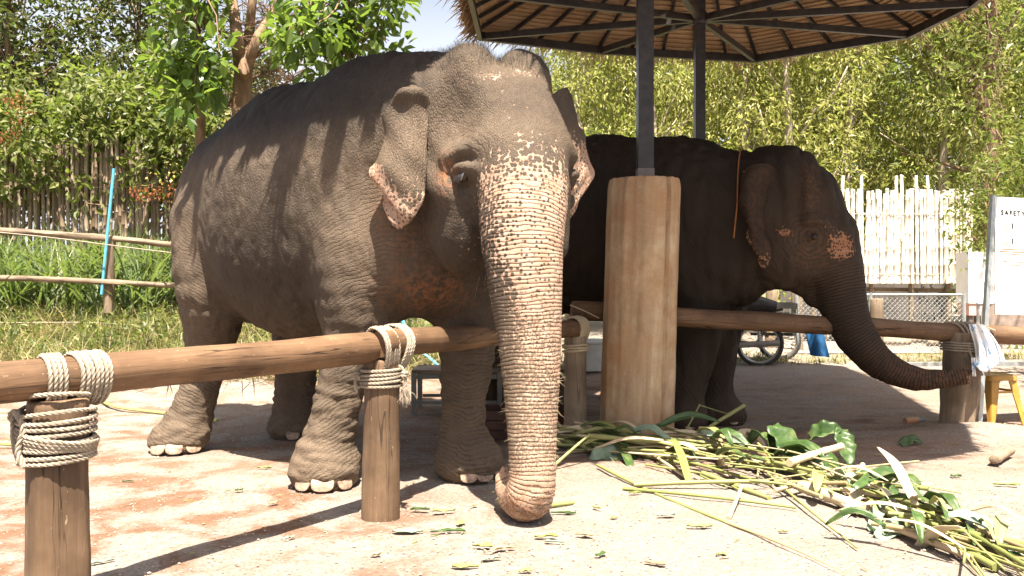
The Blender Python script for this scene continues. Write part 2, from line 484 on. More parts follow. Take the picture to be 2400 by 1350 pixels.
# ================================================================== elephants
def skin_mat(name, dark, pink, dust_light):
    t = NT(name)
    mask = t.attr('pink'); leg = t.attr('leg'); ring = t.attr('ring'); trk = t.attr('trunk')
    warp = t.noise(7.0, 3, out='Color')
    wv = t.N('VectorMath'); wv.operation = 'MULTIPLY_ADD'
    t.L(warp, wv.inputs[0]); wv.inputs[1].default_value = (0.02, 0.02, 0.02); t.L(t.co(), wv.inputs[2])
    # pigment: dark freckles whose size falls as the mask grows
    fn = t.attr('fine')
    d = t.math('ADD', t.math('MULTIPLY', t.vor(40.0, wv.outputs[0], rnd=0.7), t.math('SUBTRACT', 1.0, fn)), t.math('MULTIPLY', t.vor(85.0, wv.outputs[0]), fn))
    nz = t.noise(6.5, 4, 0.65)
    m2 = t.math('ADD', mask, t.math('MULTIPLY', t.math('SUBTRACT', nz, 0.5), t.math('MULTIPLY_ADD', mask, -0.40, 0.62)))
    m2 = t.math('MULTIPLY', m2, t.math('GREATER_THAN', mask, 0.02))
    thr = t.math('SUBTRACT', 0.98, t.math('MULTIPLY', m2, 0.78))
    pk = t.math('MULTIPLY', t.math('SUBTRACT', d, t.math('MAXIMUM', thr, 0.26)), 9.0, clamp=True)
    n1 = t.noise(2.3, 5, 0.6); n2 = t.noise(23.0, 5, 0.65)
    base = t.mix(t.ramp(n1, [(0.3, 0.0), (0.7, 1.0)]), dark, tuple(min(1, v * 1.45) for v in dark))
    base = t.mix(t.ramp(n2, [(0.35, 0.0), (0.75, 1.0)]), base, t.mix(0.10, base, dust_light))
    dst = t.math('MULTIPLY', t.attr('dust_light'), t.ramp(t.noise(6.0, 5, 0.7), [(0.25, 0.55), (0.7, 1.0)]))
    base = t.mix(dst, base, dust_light)
    pinkc = t.mix(t.ramp(t.noise(14.0, 3), [(0.3, 0.0), (0.7, 1.0)]), pink, (pink[0] * 0.86, pink[1] * 0.70, pink[2] * 0.62))
    col = t.mix(pk, base, pinkc)
    orange = t.mix(t.math('MULTIPLY', t.attr('rust'), t.ramp(t.noise(30.0, 4, 0.7), [(0.42, 0.0), (0.6, 1.0)])), col, (0.34, 0.13, 0.05))
    # relief: cracked hide in long cells, folds on the legs, rings of the trunk
    def cells(sc, rot, w):
        return t.ramp(t.vor(1.0, t.map(sc, wv.outputs[0], rot), 'DISTANCE_TO_EDGE'), [(0.0, 0.0), (w, 1.0)])
    def folds(sc, rot, w):
        n = t.noise(1.0, 3, 0.6, vec=t.map(sc, wv.outputs[0], rot), dist=0.6)
        return t.ramp(t.math('ABSOLUTE', t.math('SUBTRACT', n, 0.5)), [(0.0, 0.0), (w, 1.0)])
    wl = t.math('SINE', t.math('ADD', t.math('MULTIPLY', t.attr('wph'), 225.0), t.math('MULTIPLY', t.noise(5.0, 4, 0.65), 24.0)))
    wl = t.ramp(t.math('MULTIPLY_ADD', wl, 0.5, 0.5), [(0.0, 0.0), (0.30, 0.85), (1.0, 1.0)])
    wl = t.mix(t.ramp(t.noise(3.6, 3, 0.6), [(0.40, 0.05), (0.60, 0.85)]), wl, (1, 1, 1))
    legf = t.mix(0.35, wl, cells((52, 52, 140), (-0.3, 0.25, 0), 0.25))
    bodyf = t.mix(0.45, cells((105, 105, 42), (0.45, -0.35, 0.2), 0.25), folds((20, 20, 8), (0.5, -0.3, 0.0), 0.06))
    fl = t.mix(leg, bodyf, legf)
    ew = t.math('SINE', t.math('ADD', t.math('MULTIPLY', t.attr('eyed'), 150.0), t.math('MULTIPLY', t.noise(9.0, 3, 0.6), 16.0)))
    fl = t.mix(t.attr('eyem'), fl, t.ramp(t.math('MULTIPLY_ADD', ew, 0.5, 0.5), [(0.0, 0.0), (0.5, 1.0)]))
    ph = t.math('ADD', t.math('MULTIPLY', ring, 47.0), t.math('MULTIPLY', t.noise(4.5, 4, 0.6, vec=t.map((1, 1, 2.0))), 2.0))
    wave = t.math('SINE', t.math('MULTIPLY', ph, 2 * PI))
    rg = t.ramp(t.math('MULTIPLY_ADD', wave, 0.5, 0.5), [(0.0, 0.0), (0.28, 0.85), (1.0, 1.0)])
    tm = t.math('MULTIPLY', trk, t.ramp(t.noise(4.0, 2), [(0.25, 0.75), (0.6, 1.0)]))
    h = t.mix(tm, fl, rg)
    b1 = t.bump(h, 0.70, 0.008)
    b3 = t.bump(t.noise(120.0, 3, 0.7), 0.35, 0.004, b1)
    # folds and rings darkened, the shade of the creases painted in
    col = t.mix(t.math('MULTIPLY', t.math('SUBTRACT', 1.0, h), t.math('MULTIPLY_ADD', t.math('MAXIMUM', leg, trk), 0.35, 0.30)), orange, tuple(v * 0.6 for v in dark))
    return t.fin(col, t.ramp(n2, [(0.3, 0.62), (0.7, 0.82)]), b3, spec=0.13)

def polyline_param(V, path):
    """closest arc length along a polyline, and distance to it"""
    best = np.full(len(V), 1e9); s = np.zeros(len(V)); acc = 0.0
    for i in range(len(path) - 1):
        A, B = path[i], path[i + 1]; ba = B - A; L = np.linalg.norm(ba)
        t = np.clip(((V - A) @ ba) / (L * L), 0, 1)
        d = np.linalg.norm(V - A - t[:, None] * ba, axis=1)
        m = d < best; best[m] = d[m]; s[m] = (acc + t * L)[m]; acc += L
    return s, best, acc

def ear_mesh(rows, thick, nu=44, nv=26, seed=0, ruffle=0.012):
    g = np.array([[P(*c) for c in r] for r in rows])                       # (m, n, 3)
    g = np.stack([spline(g[:, j], nu) for j in range(g.shape[1])], 1)
    g = np.stack([spline(g[i], nv) for i in range(nu)], 0)
    gu = np.gradient(g, axis=0); gv = np.gradient(g, axis=1); nn = np.cross(gu, gv); nn /= np.linalg.norm(nn, axis=2)[..., None] + 1e-9
    v = np.linspace(0, 1, nv)[None, :]; u = np.linspace(0, 1, nu)[:, None]
    w = ruffle * (v ** 2) * np.sin(u * 17 + seed) + 0.006 * np.sin(u * 31 + v * 9 + seed)
    g = g + nn * w[..., None]
    # scalloped outer edge
    g[:, :, :] += (gv / (np.linalg.norm(gv, axis=2)[..., None] + 1e-9)) * (0.014 * (v ** 4) * np.sin(u * 23 + seed * 2))[..., None]
    th = thick * (1 - 0.55 * v ** 3) * np.clip(np.minimum(u, 1 - u) * 12, 0.25, 1) * np.clip((1 - v) * 9, 0.2, 1)
    A = (g + nn * th[..., None] / 2).reshape(-1, 3); B = (g - nn * th[..., None] / 2).reshape(-1, 3)
    V = np.vstack([A, B]); o = nu * nv; F = []
    for i in range(nu - 1):
        for j in range(nv - 1):
            a, b, c, d = i * nv + j, i * nv + j + 1, (i + 1) * nv + j + 1, (i + 1) * nv + j
            F.append((a, b, c, d)); F.append((o + d, o + c, o + b, o + a))
    for i in range(nu - 1):
        for j in (0, nv - 1):
            a, d = i * nv + j, (i + 1) * nv + j; F.append((a, d, o + d, o + a))
    for j in range(nv - 1):
        for i in (0, nu - 1):
            a, b = i * nv + j, i * nv + j + 1; F.append((a, b, o + b, o + a))
    return V, np.array(F, np.int32)

def blob(V, c, r):
    return np.exp(-(((V - np.array(c)) / np.array(r)) ** 2).sum(1))

def finish_elephant(root, V, Q, ears, mat, attrs, fold):
    # outward winding
    a, b, c = V[Q[:, 0]], V[Q[:, 1]], V[Q[:, 2]]
    if (np.einsum('ij,ij->i', a, np.cross(b, c))).sum() < 0: Q = Q[:, ::-1]
    n = len(V)
    # face normals -> vertex normals, gentle folds of the hide
    fn = np.cross(V[Q[:, 2]] - V[Q[:, 0]], V[Q[:, 3]] - V[Q[:, 1]])
    vn = np.zeros_like(V)
    for k in range(4): np.add.at(vn, Q[:, k], fn)
    vn /= np.linalg.norm(vn, axis=1)[:, None] + 1e-12
    V = V + vn * fold(V)[:, None]
    allV, F = [V], [Q]; off = n
    for ev, ef in ears: allV.append(ev); F.append(ef + off); off += len(ev)
    W = np.vstack(allV); at = attrs(W, n)
    me = mesh_np('elephant_body', W - BASE[root.name], np.concatenate(F))
    for k, v in at.items():
        la = me.attributes.new(k, 'FLOAT', 'POINT'); la.data.foreach_set('value', np.clip(v, 0, 50).astype(np.float32))
    return link('body', me, mat, root), W

def noise_vec(V, sc, off=0.0):
    return np.array([mnoise.noise((v[0] * sc[0] + off, v[1] * sc[1] + off, v[2] * sc[2])) for v in V.tolist()])

def hair_mesh(pts, dirs, lens, w=0.0012):
    """thin tapering blades, three-sided, bent a little"""
    MBh = MB()
    for p, d, l in zip(pts, dirs, lens):
        d = d / np.linalg.norm(d); side = np.cross(d, (0.3, 0.9, 0.1)); side /= np.linalg.norm(side); s2 = np.cross(d, side)
        bend = side * random.uniform(-.25, .25) * l + np.array([0, 0, -0.15 * l])
        rows = []
        for t, ww in ((0, w), (0.5, w * .8), (1.0, w * .25)):
            c = p + d * l * t + bend * t * t
            rows.append([c + ww * side, c + ww * (-.5 * side + .87 * s2), c + ww * (-.5 * side - .87 * s2)])
        b = MBh.n()
        for r in rows: MBh.V.extend([tuple(x) for x in r])
        for i in range(2):
            for k in range(3):
                MBh.face(b + i * 3 + k, b + i * 3 + (k + 1) % 3, b + i * 3 + 3 + (k + 1) % 3, b + i * 3 + 3 + k)
    return MBh

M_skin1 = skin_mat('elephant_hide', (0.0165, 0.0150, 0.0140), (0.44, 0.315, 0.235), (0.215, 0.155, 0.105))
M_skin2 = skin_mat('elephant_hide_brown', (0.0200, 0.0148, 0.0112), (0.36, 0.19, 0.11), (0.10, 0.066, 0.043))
M_nail = simple_mat('toenail_horn', (0.30, 0.205, 0.145), 0.6, var=0.6, scale=22, bump=0.2)
M_eye = simple_mat('eye_dark', (0.030, 0.017, 0.010), 0.32, var=0.3, scale=60, spec=0.35)
M_hair = simple_mat('hair_dark', (0.03, 0.03, 0.032), 0.4, var=0.3)
M_hair_pale = simple_mat('hair_pale', (0.42, 0.33, 0.2), 0.5, var=0.3)

def toenail(root, c, out, wid, hgt):
    out = np.array(out, float); out[2] = 0; out /= np.linalg.norm(out); sd = np.array([-out[1], out[0], 0]); up = np.array([0, 0, 1.0])
    up2 = up * 0.93 - out * 0.36
    m = MB(); nr, ns = 6, 14; b = m.n()
    for i in range(nr + 1):
        a = (PI / 2) * i / nr
        for k in range(ns):
            th = 2 * PI * k / ns; r = math.cos(a)
            q = np.array(c) + sd * wid * r * np.sign(math.cos(th)) * abs(math.cos(th)) ** .8 + up2 * hgt * r * np.sign(math.sin(th)) * abs(math.sin(th)) ** .7 + out * 0.013 * math.sin(a) ** .6
            m.V.append(tuple(q))
    for i in range(nr):
        for k in range(ns):
            m.face(b + i * ns + k, b + i * ns + (k + 1) % ns, b + (i + 1) * ns + (k + 1) % ns, b + (i + 1) * ns + k)
    return m.build('toenail', M_nail, root, smooth=True)

def eye(root, c, look, r):
    look = np.array(look, float); look /= np.linalg.norm(look)
    up = np.array([0, 0, 1.0]); sd = np.cross(look, up); sd /= np.linalg.norm(sd); up = np.cross(sd, look)
    m = MB(); prof = [(r * math.cos(a), r * math.sin(a)) for a in np.linspace(-1.2, 1.5, 12)]
    m.lathe(c, prof, 18, (sd, up, look))
    o = m.build('eye', M_eye, root, smooth=True)
    h = hair_mesh([np.array(c) + look * r * .9 + sd * x + up * r * .55 for x in np.linspace(-.8 * r, .8 * r, 12)],
                  [look * 1.0 - up * .9 + sd * x for x in np.linspace(-.4, .4, 12)], [r * 1.5] * 12, 0.0011)
    h.build('eyelash', M_hair, o)

# ------------------------------------------------------------------ the spotted elephant at the rail
def elephant_one():
    root = thing('elephant', 'large grey elephant with pink freckled trunk hanging over the log rail', 'elephant', (-1.45, 6.2, 0))
    S = SDF()
    a = np.array([.735, -.678, 0]); s = np.array([-.678, -.735, 0]); up = np.array([0, 0, 1.0]); AX = np.array([a, s, up])
    S.ell((-1.50, 6.25, 1.80), (0.98, 0.70, 0.93), AX)
    S.ell((-2.08, 6.86, 1.78), (0.62, 0.60, 0.80), AX, k=.25)
    S.ell((-0.86, 5.76, 1.92), (0.62, 0.54, 0.84), AX, k=.3)
    S.ell((-0.60, 5.52, 1.50), (0.36, 0.40, 0.42), AX, k=.25)                # brisket
    # legs
    S.chain([P(520, 530, 6.52), P(502, 660, 6.42), P(497, 760, 6.46), P(484, 860, 6.58), P(462, 930, 6.58), P(440, 990, 6.57)],
            [.37, .285, .210, .150, .150, .170], k=.07, n=14)
    S.ell((-2.565, 6.55, .09), (.215, .205, .15), k=.10)
    S.chain([P(720, 640, 7.15), P(700, 780, 7.15), P(692, 880, 7.2), P(690, 980, 7.2)], [.34, .21, .17, .175], k=.16, n=12)
    S.ell((-1.85, 7.17, .08), (.20, .20, .13), k=.10)
    S.chain([P(838, 400, 5.62), P(845, 560, 5.50), P(842, 690, 5.47), P(838, 770, 5.48), P(812, 850, 5.45), P(790, 950, 5.43), P(766, 1045, 5.42)],
            [.30, .315, .262, .215, .158, .150, .165], k=.09, n=18)
    S.chain([P(765, 680, 5.52), P(775, 740, 5.5)], [.07, .05], k=.12)        # elbow
    S.ell((-1.185, 5.40, .10), (.225, .215, .17), k=.10)
    S.chain([P(1075, 600, 5.75), P(1092, 740, 5.72), P(1094, 830, 5.7), P(1087, 920, 5.69), P(1086, 1000, 5.68), P(1096, 1050, 5.67)],
            [.30, .225, .185, .152, .148, .165], k=.14, n=14)
    S.ell((-.285, 5.63, .10), (.23, .22, .16), k=.10)
    # neck
    S.chain([(-.85, 5.78, 2.20), (-.42, 5.46, 2.25), (-.16, 5.27, 2.15)], [.55, .50, .42], k=.22, n=6)
    # head: forward u, lateral r (towards the left of the picture), up
    F = np.array([.454, -.891, 0]); Rr = np.array([-.891, -.454, 0]); HA = np.array([F, Rr, up]); C = np.array([-.08, 5.15, 2.10])
    H = lambda u, r, z: C + u * F + r * Rr + z * up
    S.ell(H(-.05, 0, .07), (.40, .415, .44), HA, k=.05)
    for sg in (1, -1): S.ell(H(-.07, .175 * sg, .355), (.27, .18, .262), HA, k=.06)
    S.ell(H(.16, 0, -.10), (.30, .33, .42), HA, k=.18)
    for sg in (1, -1):
        S.chain([H(.36, .20 * sg, .0), H(.27, .315 * sg, -.075), H(.14, .37 * sg, -.09)], [.06, .078, .07], k=.09, n=6)          # brow
        S.ell(H(-.02, .25 * sg, -.42), (.26, .18, .34), HA, k=.06)           # cheek
        S.ell(H(.22, .52 * sg, .15), (.20, .24, .19), HA, k=.15, sub=True)
        S.chain([H(-.12, .40 * sg, -.20), H(.12, .37 * sg, -.30)], [.10, .07], k=.12)   # temple hollow
        S.chain([H(.36, .19 * sg, -.30), H(.36, .17 * sg, -.62)], [.085, .08], k=.08)   # tusk sheath beside the trunk
        S.ell(H(.315, .40 * sg, -.22), (.115, .105, .10), HA, k=.08, sub=True) # eye socket
        S.ell(H(.262, .318 * sg, -.200), (.088, .062, .056), HA, k=.025)
        S.chain([H(.335, .325 * sg, -.19), H(.27, .372 * sg, -.178), H(.19, .368 * sg, -.195)], [.022, .028, .022], k=.02, n=8)   # upper lid
        S.chain([H(.325, .335 * sg, -.235), H(.265, .368 * sg, -.262), H(.20, .36 * sg, -.24)], [.012, .015, .012], k=.015, n=8)        # eyelids
        S.chain([H(.36, .38 * sg, -.30), H(.34, .37 * sg, -.56)], [.075, .06], k=.08, sub=True)  # hollow below the eye
    S.chain([H(0, 0, -.45), H(.12, 0, -.66), H(.25, 0, -.76)], [.22, .15, .085], k=.12, n=6)   # lower jaw
    S.ell(H(.62, 0, .10), (.25, .22, .22), HA, k=.2, sub=True)              # slight hollow of the forehead
    tp = [(1212, 330, 4.95, .26), (1226, 400, 4.80, .250), (1231, 460, 4.72, .238), (1226, 550, 4.66, .225), (1230, 650, 4.63, .204), (1238, 750, 4.62, .182),
          (1244, 850, 4.60, .161), (1246, 950, 4.58, .144), (1247, 1050, 4.55, .128), (1248, 1125, 4.53, .124), (1238, 1165, 4.55, .128), (1214, 1168, 4.64, .100), (1191, 1150, 4.74, .070), (1181, 1122, 4.78, .048)]
    path = np.array([P(x, y, d) for x, y, d, r in tp]); rad = np.array([t[3] for t in tp])
    S.chain(path, rad, k=.10, n=30)
    S.chain([P(1184, 1120, 4.76), P(1181, 1096, 4.75)], [.026, .016], k=.03)    # finger of the tip
    V, Q = S.mesh((-3.02, 4.10, -.08), (.75, 7.95, 3.06), 0.0145)
    dpath = spline(path, 60)
    earA = ear_mesh([[(1010, 226, 5.02), (985, 206, 4.95), (952, 200, 4.95), (922, 226, 5.04)],
                     [(1006, 240, 4.99), (975, 216, 4.90), (942, 214, 4.90), (912, 246, 5.00)],
                     [(1002, 275, 4.98), (962, 250, 4.93), (928, 250, 4.96), (904, 275, 5.03)],
                     [(1000, 320, 4.95), (955, 305, 4.90), (915, 312, 4.95), (893, 325, 5.03)],
                     [(998, 380, 4.92), (950, 368, 4.86), (908, 372, 4.93), (884, 376, 5.03)],
                     [(996, 430, 4.90), (950, 428, 4.85), (908, 426, 4.92), (870, 408, 5.04)],
                     [(990, 472, 4.88), (952, 477, 4.85), (916, 472, 4.92), (890, 452, 5.02)],
                     [(972, 503, 4.88), (950, 511, 4.87), (926, 510, 4.93), (904, 494, 5.00)],
                     [(948, 530, 4.90), (941, 536, 4.91), (933, 535, 4.94), (925, 527, 4.97)]], 0.030, nu=64, seed=1, ruffle=.016)
    # folded rim along the top of the ear
    earB = ear_mesh([[(1290, 225, 5.15), (1322, 206, 5.25), (1341, 222, 5.38)],
                     [(1300, 300, 5.15), (1340, 280, 5.25), (1354, 296, 5.38)],
                     [(1305, 370, 5.15), (1350, 345, 5.25), (1374, 338, 5.38)],
                     [(1308, 430, 5.13), (1352, 418, 5.23), (1388, 398, 5.36)],
                     [(1305, 480, 5.12), (1340, 478, 5.2), (1368, 452, 5.32)],
                     [(1300, 512, 5.12), (1318, 522, 5.17), (1330, 516, 5.22)]], 0.045, seed=3)
    def fold(V):
        z = V[:, 2]
        legm = np.clip((1.05 - z) / .4, 0, 1)
        n1 = noise_vec(V, (7, 7, 3.2)); n2 = noise_vec(V, (5, 5, 17), 3.1); n3 = noise_vec(V, (16, 16, 9), 7.7)
        r = lambda n: np.abs(n)
        return 0.024 * (r(n1) - .22) * (1 - legm) + 0.026 * (r(n2) - .2) * legm + 0.012 * (r(n3) - .2)
    def fold_masked(V):
        s_, d_, L = polyline_param(V, dpath)
        tm = (d_ < .30) & (V[:, 1] < 4.95)
        head = blob(V, C, (.55, .55, .6))
        return fold(V) * np.where(tm, .25, 1) * (1 - .6 * np.clip(head * 1.3, 0, 1)) * np.clip(V[:, 2] / .06, 0.2, 1)
    def attrs(W, n):
        s_, d_, L = polyline_param(W, dpath)
        rr = np.interp(s_, np.linspace(0, L, 60), spline(rad[:, None], 60)[:, 0])
        ontr = np.clip(1.5 - (d_ - rr) / .05, 0, 1) * (np.arange(len(W)) < n)
        tz = W[:, 2]
        trunk = ontr * np.clip((s_ - .30) / .25, 0, 1)
        pxs = 1200 + W[:, 0] / W[:, 1] * FPX; pys = 675 - (W[:, 2] - CAMH) / W[:, 1] * FPX
        base = np.interp(s_, [.0, .17, .30, .40, .52, .75, 1.1, 1.6, 1.8, 1.95, 2.6], [.0, .20, .46, .74, 1.0, 1.02, .78, .58, .62, .92, .95])
        lat = (W - dpath[np.clip((s_ / L * 59).astype(int), 0, 59)]) @ np.array([-.97, -.24, 0]) / np.maximum(rr, .05)   # +: left of picture
        sidef = np.clip(1.15 - .75 * np.clip(lat - .15, 0, 1) * np.clip((s_ - .25) / .3, 0.35, 1.0), 0, 1)
        sidef = np.maximum(sidef, np.clip((s_ - 1.8) / .15, 0, 1)); front = np.clip((5.05 - W[:, 1]) / .25, 0, 1)
        pink = ontr * base * sidef * front
        for c, r, st in ((P(1150, 190, 4.95), (.13, .25, .06), .62), (P(1230, 165, 4.95), (.13, .2, .06), .55), (P(1230, 350, 4.7), (.2, .2, .10), .36),
                         (P(1160, 390, 4.62), (.12, .25, .06), .5), (P(1045, 390, 4.85), (.04, .2, .06), .62), (P(1290, 395, 4.7), (.16, .2, .09), .6), (P(1090, 560, 4.85), (.1, .2, .12), .40),
                         (P(1200, 260, 4.8), (.25, .3, .12), .30), (P(1220, 340, 4.75), (.25, .3, .10), .36)):
            pink = np.maximum(pink, st * blob(W, c, r))
        edist = np.linalg.norm(W - H(.26, .36, -.2), axis=1); eyem = np.clip((edist - .06) / .05, 0, 1) * np.clip((.34 - edist) / .12, 0, 1) * (1 - trunk) * (W @ Rr > C @ Rr + .12) * .38
        isA = (np.arange(len(W)) >= n) & (pxs < 1100); isB = (np.arange(len(W)) >= n) & (pxs > 1250)
        pe = np.clip((pys - 360) / 110, 0, 1) * .5 + np.clip((pys - 440) / 50, 0, 1) * .3 + np.clip((940 - pxs) / 30, 0, 1) * np.clip((pys - 400) / 40, 0, 1) * .45 + np.clip((905 - pxs) / 14, 0, 1) * np.clip((pys - 370) / 25, 0, 1) * .9
        pink = np.where(isA, np.clip(pe, 0, 1.0), pink)
        pink = np.where(isB, np.clip((pys - 300) / 60, 0, .95) * np.clip((pxs - 1322) / 18, .3, 1), pink)
        leg = np.clip((1.15 - tz) / .35, 0, 1)
        leg = np.clip(np.maximum.reduce([leg, 1.1 * blob(W, P(845, 590, 5.2), (.30, .4, .5)), 1.2 * blob(W, P(480, 610, 6.3), (.33, .5, .5)), .8 * blob(W, P(960, 600, 5.3), (.25, .3, .3))]), 0, 1) * (1 - trunk) * (np.linalg.norm(W - C, axis=1) > .45)
        slope = np.interp(W[:, 0], [-2.7, -2.2, -1.75, -1.3, -.9, -.3], [.55, .60, .1, -.75, -.5, -.1]); wph = W[:, 2] + slope * (W[:, 0] + 1.2)
        dust_light = np.interp(tz, [0, .5, .95, 1.3, 1.8, 2.1, 2.35], [.85, .62, .36, .17, .30, .42, .03]) + .35 * trunk * np.clip((s_ - .7) / .4, 0, 1)  # real dust low down, plus sunlit tones and the shaded back painted in
        dust_light = dust_light + .50 * blob(W, P(845, 560, 5.2), (.32, .4, .5)) + .50 * blob(W, P(470, 620, 6.4), (.3, .5, .5)) + .62 * blob(W, C + np.array([0, 0, .22]), (.48, .48, .42)) + .22 * (np.arange(len(W)) >= n) * (pxs < 1100) + .2 * blob(W, P(1120, 160, 5.0), (.35, .4, .18))
        rust = .6 * blob(W, P(1010, 690, 5.2), (.28, .4, .14)) + .75 * blob(W, P(1045, 410, 4.85), (.05, .2, .1)) + .4 * blob(W, P(960, 560, 5.3), (.15, .3, .2)) + .45 * blob(W, P(900, 470, 5.3), (.05, .3, .2)) + .6 * blob(W, P(1215, 1190, 4.5), (.14, .3, .1))
        return {'pink': pink, 'leg': leg, 'ring': s_, 'trunk': trunk, 'dust_light': dust_light, 'rust': rust, 'wph': wph + 2, 'fine': np.clip((s_ - .85) / .4, 0, 1) * trunk + (1 - trunk) * np.clip((2.35 - W[:, 2]) / -.1, 0, 1) * .8, 'eyed': edist, 'eyem': np.where(np.arange(len(W)) < n, eyem, 0)}
    body, W = finish_elephant(root, V, Q, [earA, earB], M_skin1, attrs, fold_masked)
    eye(root, H(.268, .342, -.224), F * .35 + Rr - up * .25, .033)
    eye(root, H(.268, -.342, -.224), F * .35 - Rr - up * .25, .033)
    for (cx, cy), nails in (((-1.185, 5.40), [(-.55, -1), (.15, -1), (.9, -.8)]), ((-.285, 5.63), [(.05, -1), (.6, -.9), (1, -.3)]), ((-2.565, 6.55), [(-.42, -1), (.25, -1), (.85, -.6)]), ((-1.85, 7.17), [(.3, -1), (.9, -.5)])):
        for ox, oy in nails:
            o = np.array([ox, oy, 0]); o /= np.linalg.norm(o)
            toenail(root, np.array([cx, cy, .058]) + o * (.200 + RNG.uniform(-.004, .004)), o, .064 * RNG.uniform(.85, 1.15), .054 * RNG.uniform(.9, 1.1))
    # bristly crown, spine, chin and trunk hairs
    top = V[(V[:, 2] > 2.35)]
    hd = top[np.linalg.norm(top - C, axis=1) < .75]; bk = top[(np.linalg.norm(top - C, axis=1) >= .75) & (top[:, 2] > 2.6)]
    pts, dirs, lens = [], [], []
    for p in hd[RNG.choice(len(hd), 6000)]:
        n = (p - C) / np.linalg.norm(p - C)
        if p[2] < 2.52: continue
        pts.append(p - n * .01); dirs.append(n * .6 + np.array([RNG.normal(0, .25), RNG.normal(0, .25), .8])); lens.append(RNG.uniform(.02, .075))
    for p in bk[RNG.choice(len(bk), 900)]:
        pts.append(p - np.array([0, 0, .005])); dirs.append(np.array([RNG.normal(0, .3), RNG.normal(0, .3), 1.])); lens.append(RNG.uniform(.02, .05))
    tag(hair_mesh(pts, dirs, lens, .0006).build('hair', M_hair, root), kind='stuff')
    pts, dirs, lens = [], [], []
    jw = H(.22, .06, -.78)
    for i in range(130):
        pts.append(jw + np.array([RNG.normal(0, .05), RNG.normal(0, .05), RNG.normal(0, .04) + .02])); dirs.append(np.array([RNG.normal(-.15, .35), -.3, -1])); lens.append(RNG.uniform(.05, .13))
    for i in range(160):
        k = int(RNG.integers(24, 56)); side = RNG.choice([-1, 1]); q = dpath[k] + np.array([side * .9, -.3 + RNG.normal(0, .3), 0]) / 1.0 * np.interp(k, np.linspace(0, 59, len(rad)), rad) * .97
        pts.append(q); dirs.append(np.array([side, RNG.normal(-.2, .3), RNG.normal(-.35, .35)])); lens.append(RNG.uniform(.02, .06))
    tag(hair_mesh(pts, dirs, lens, .0007).build('bristles', M_hair_pale, root), kind='stuff')
    return root

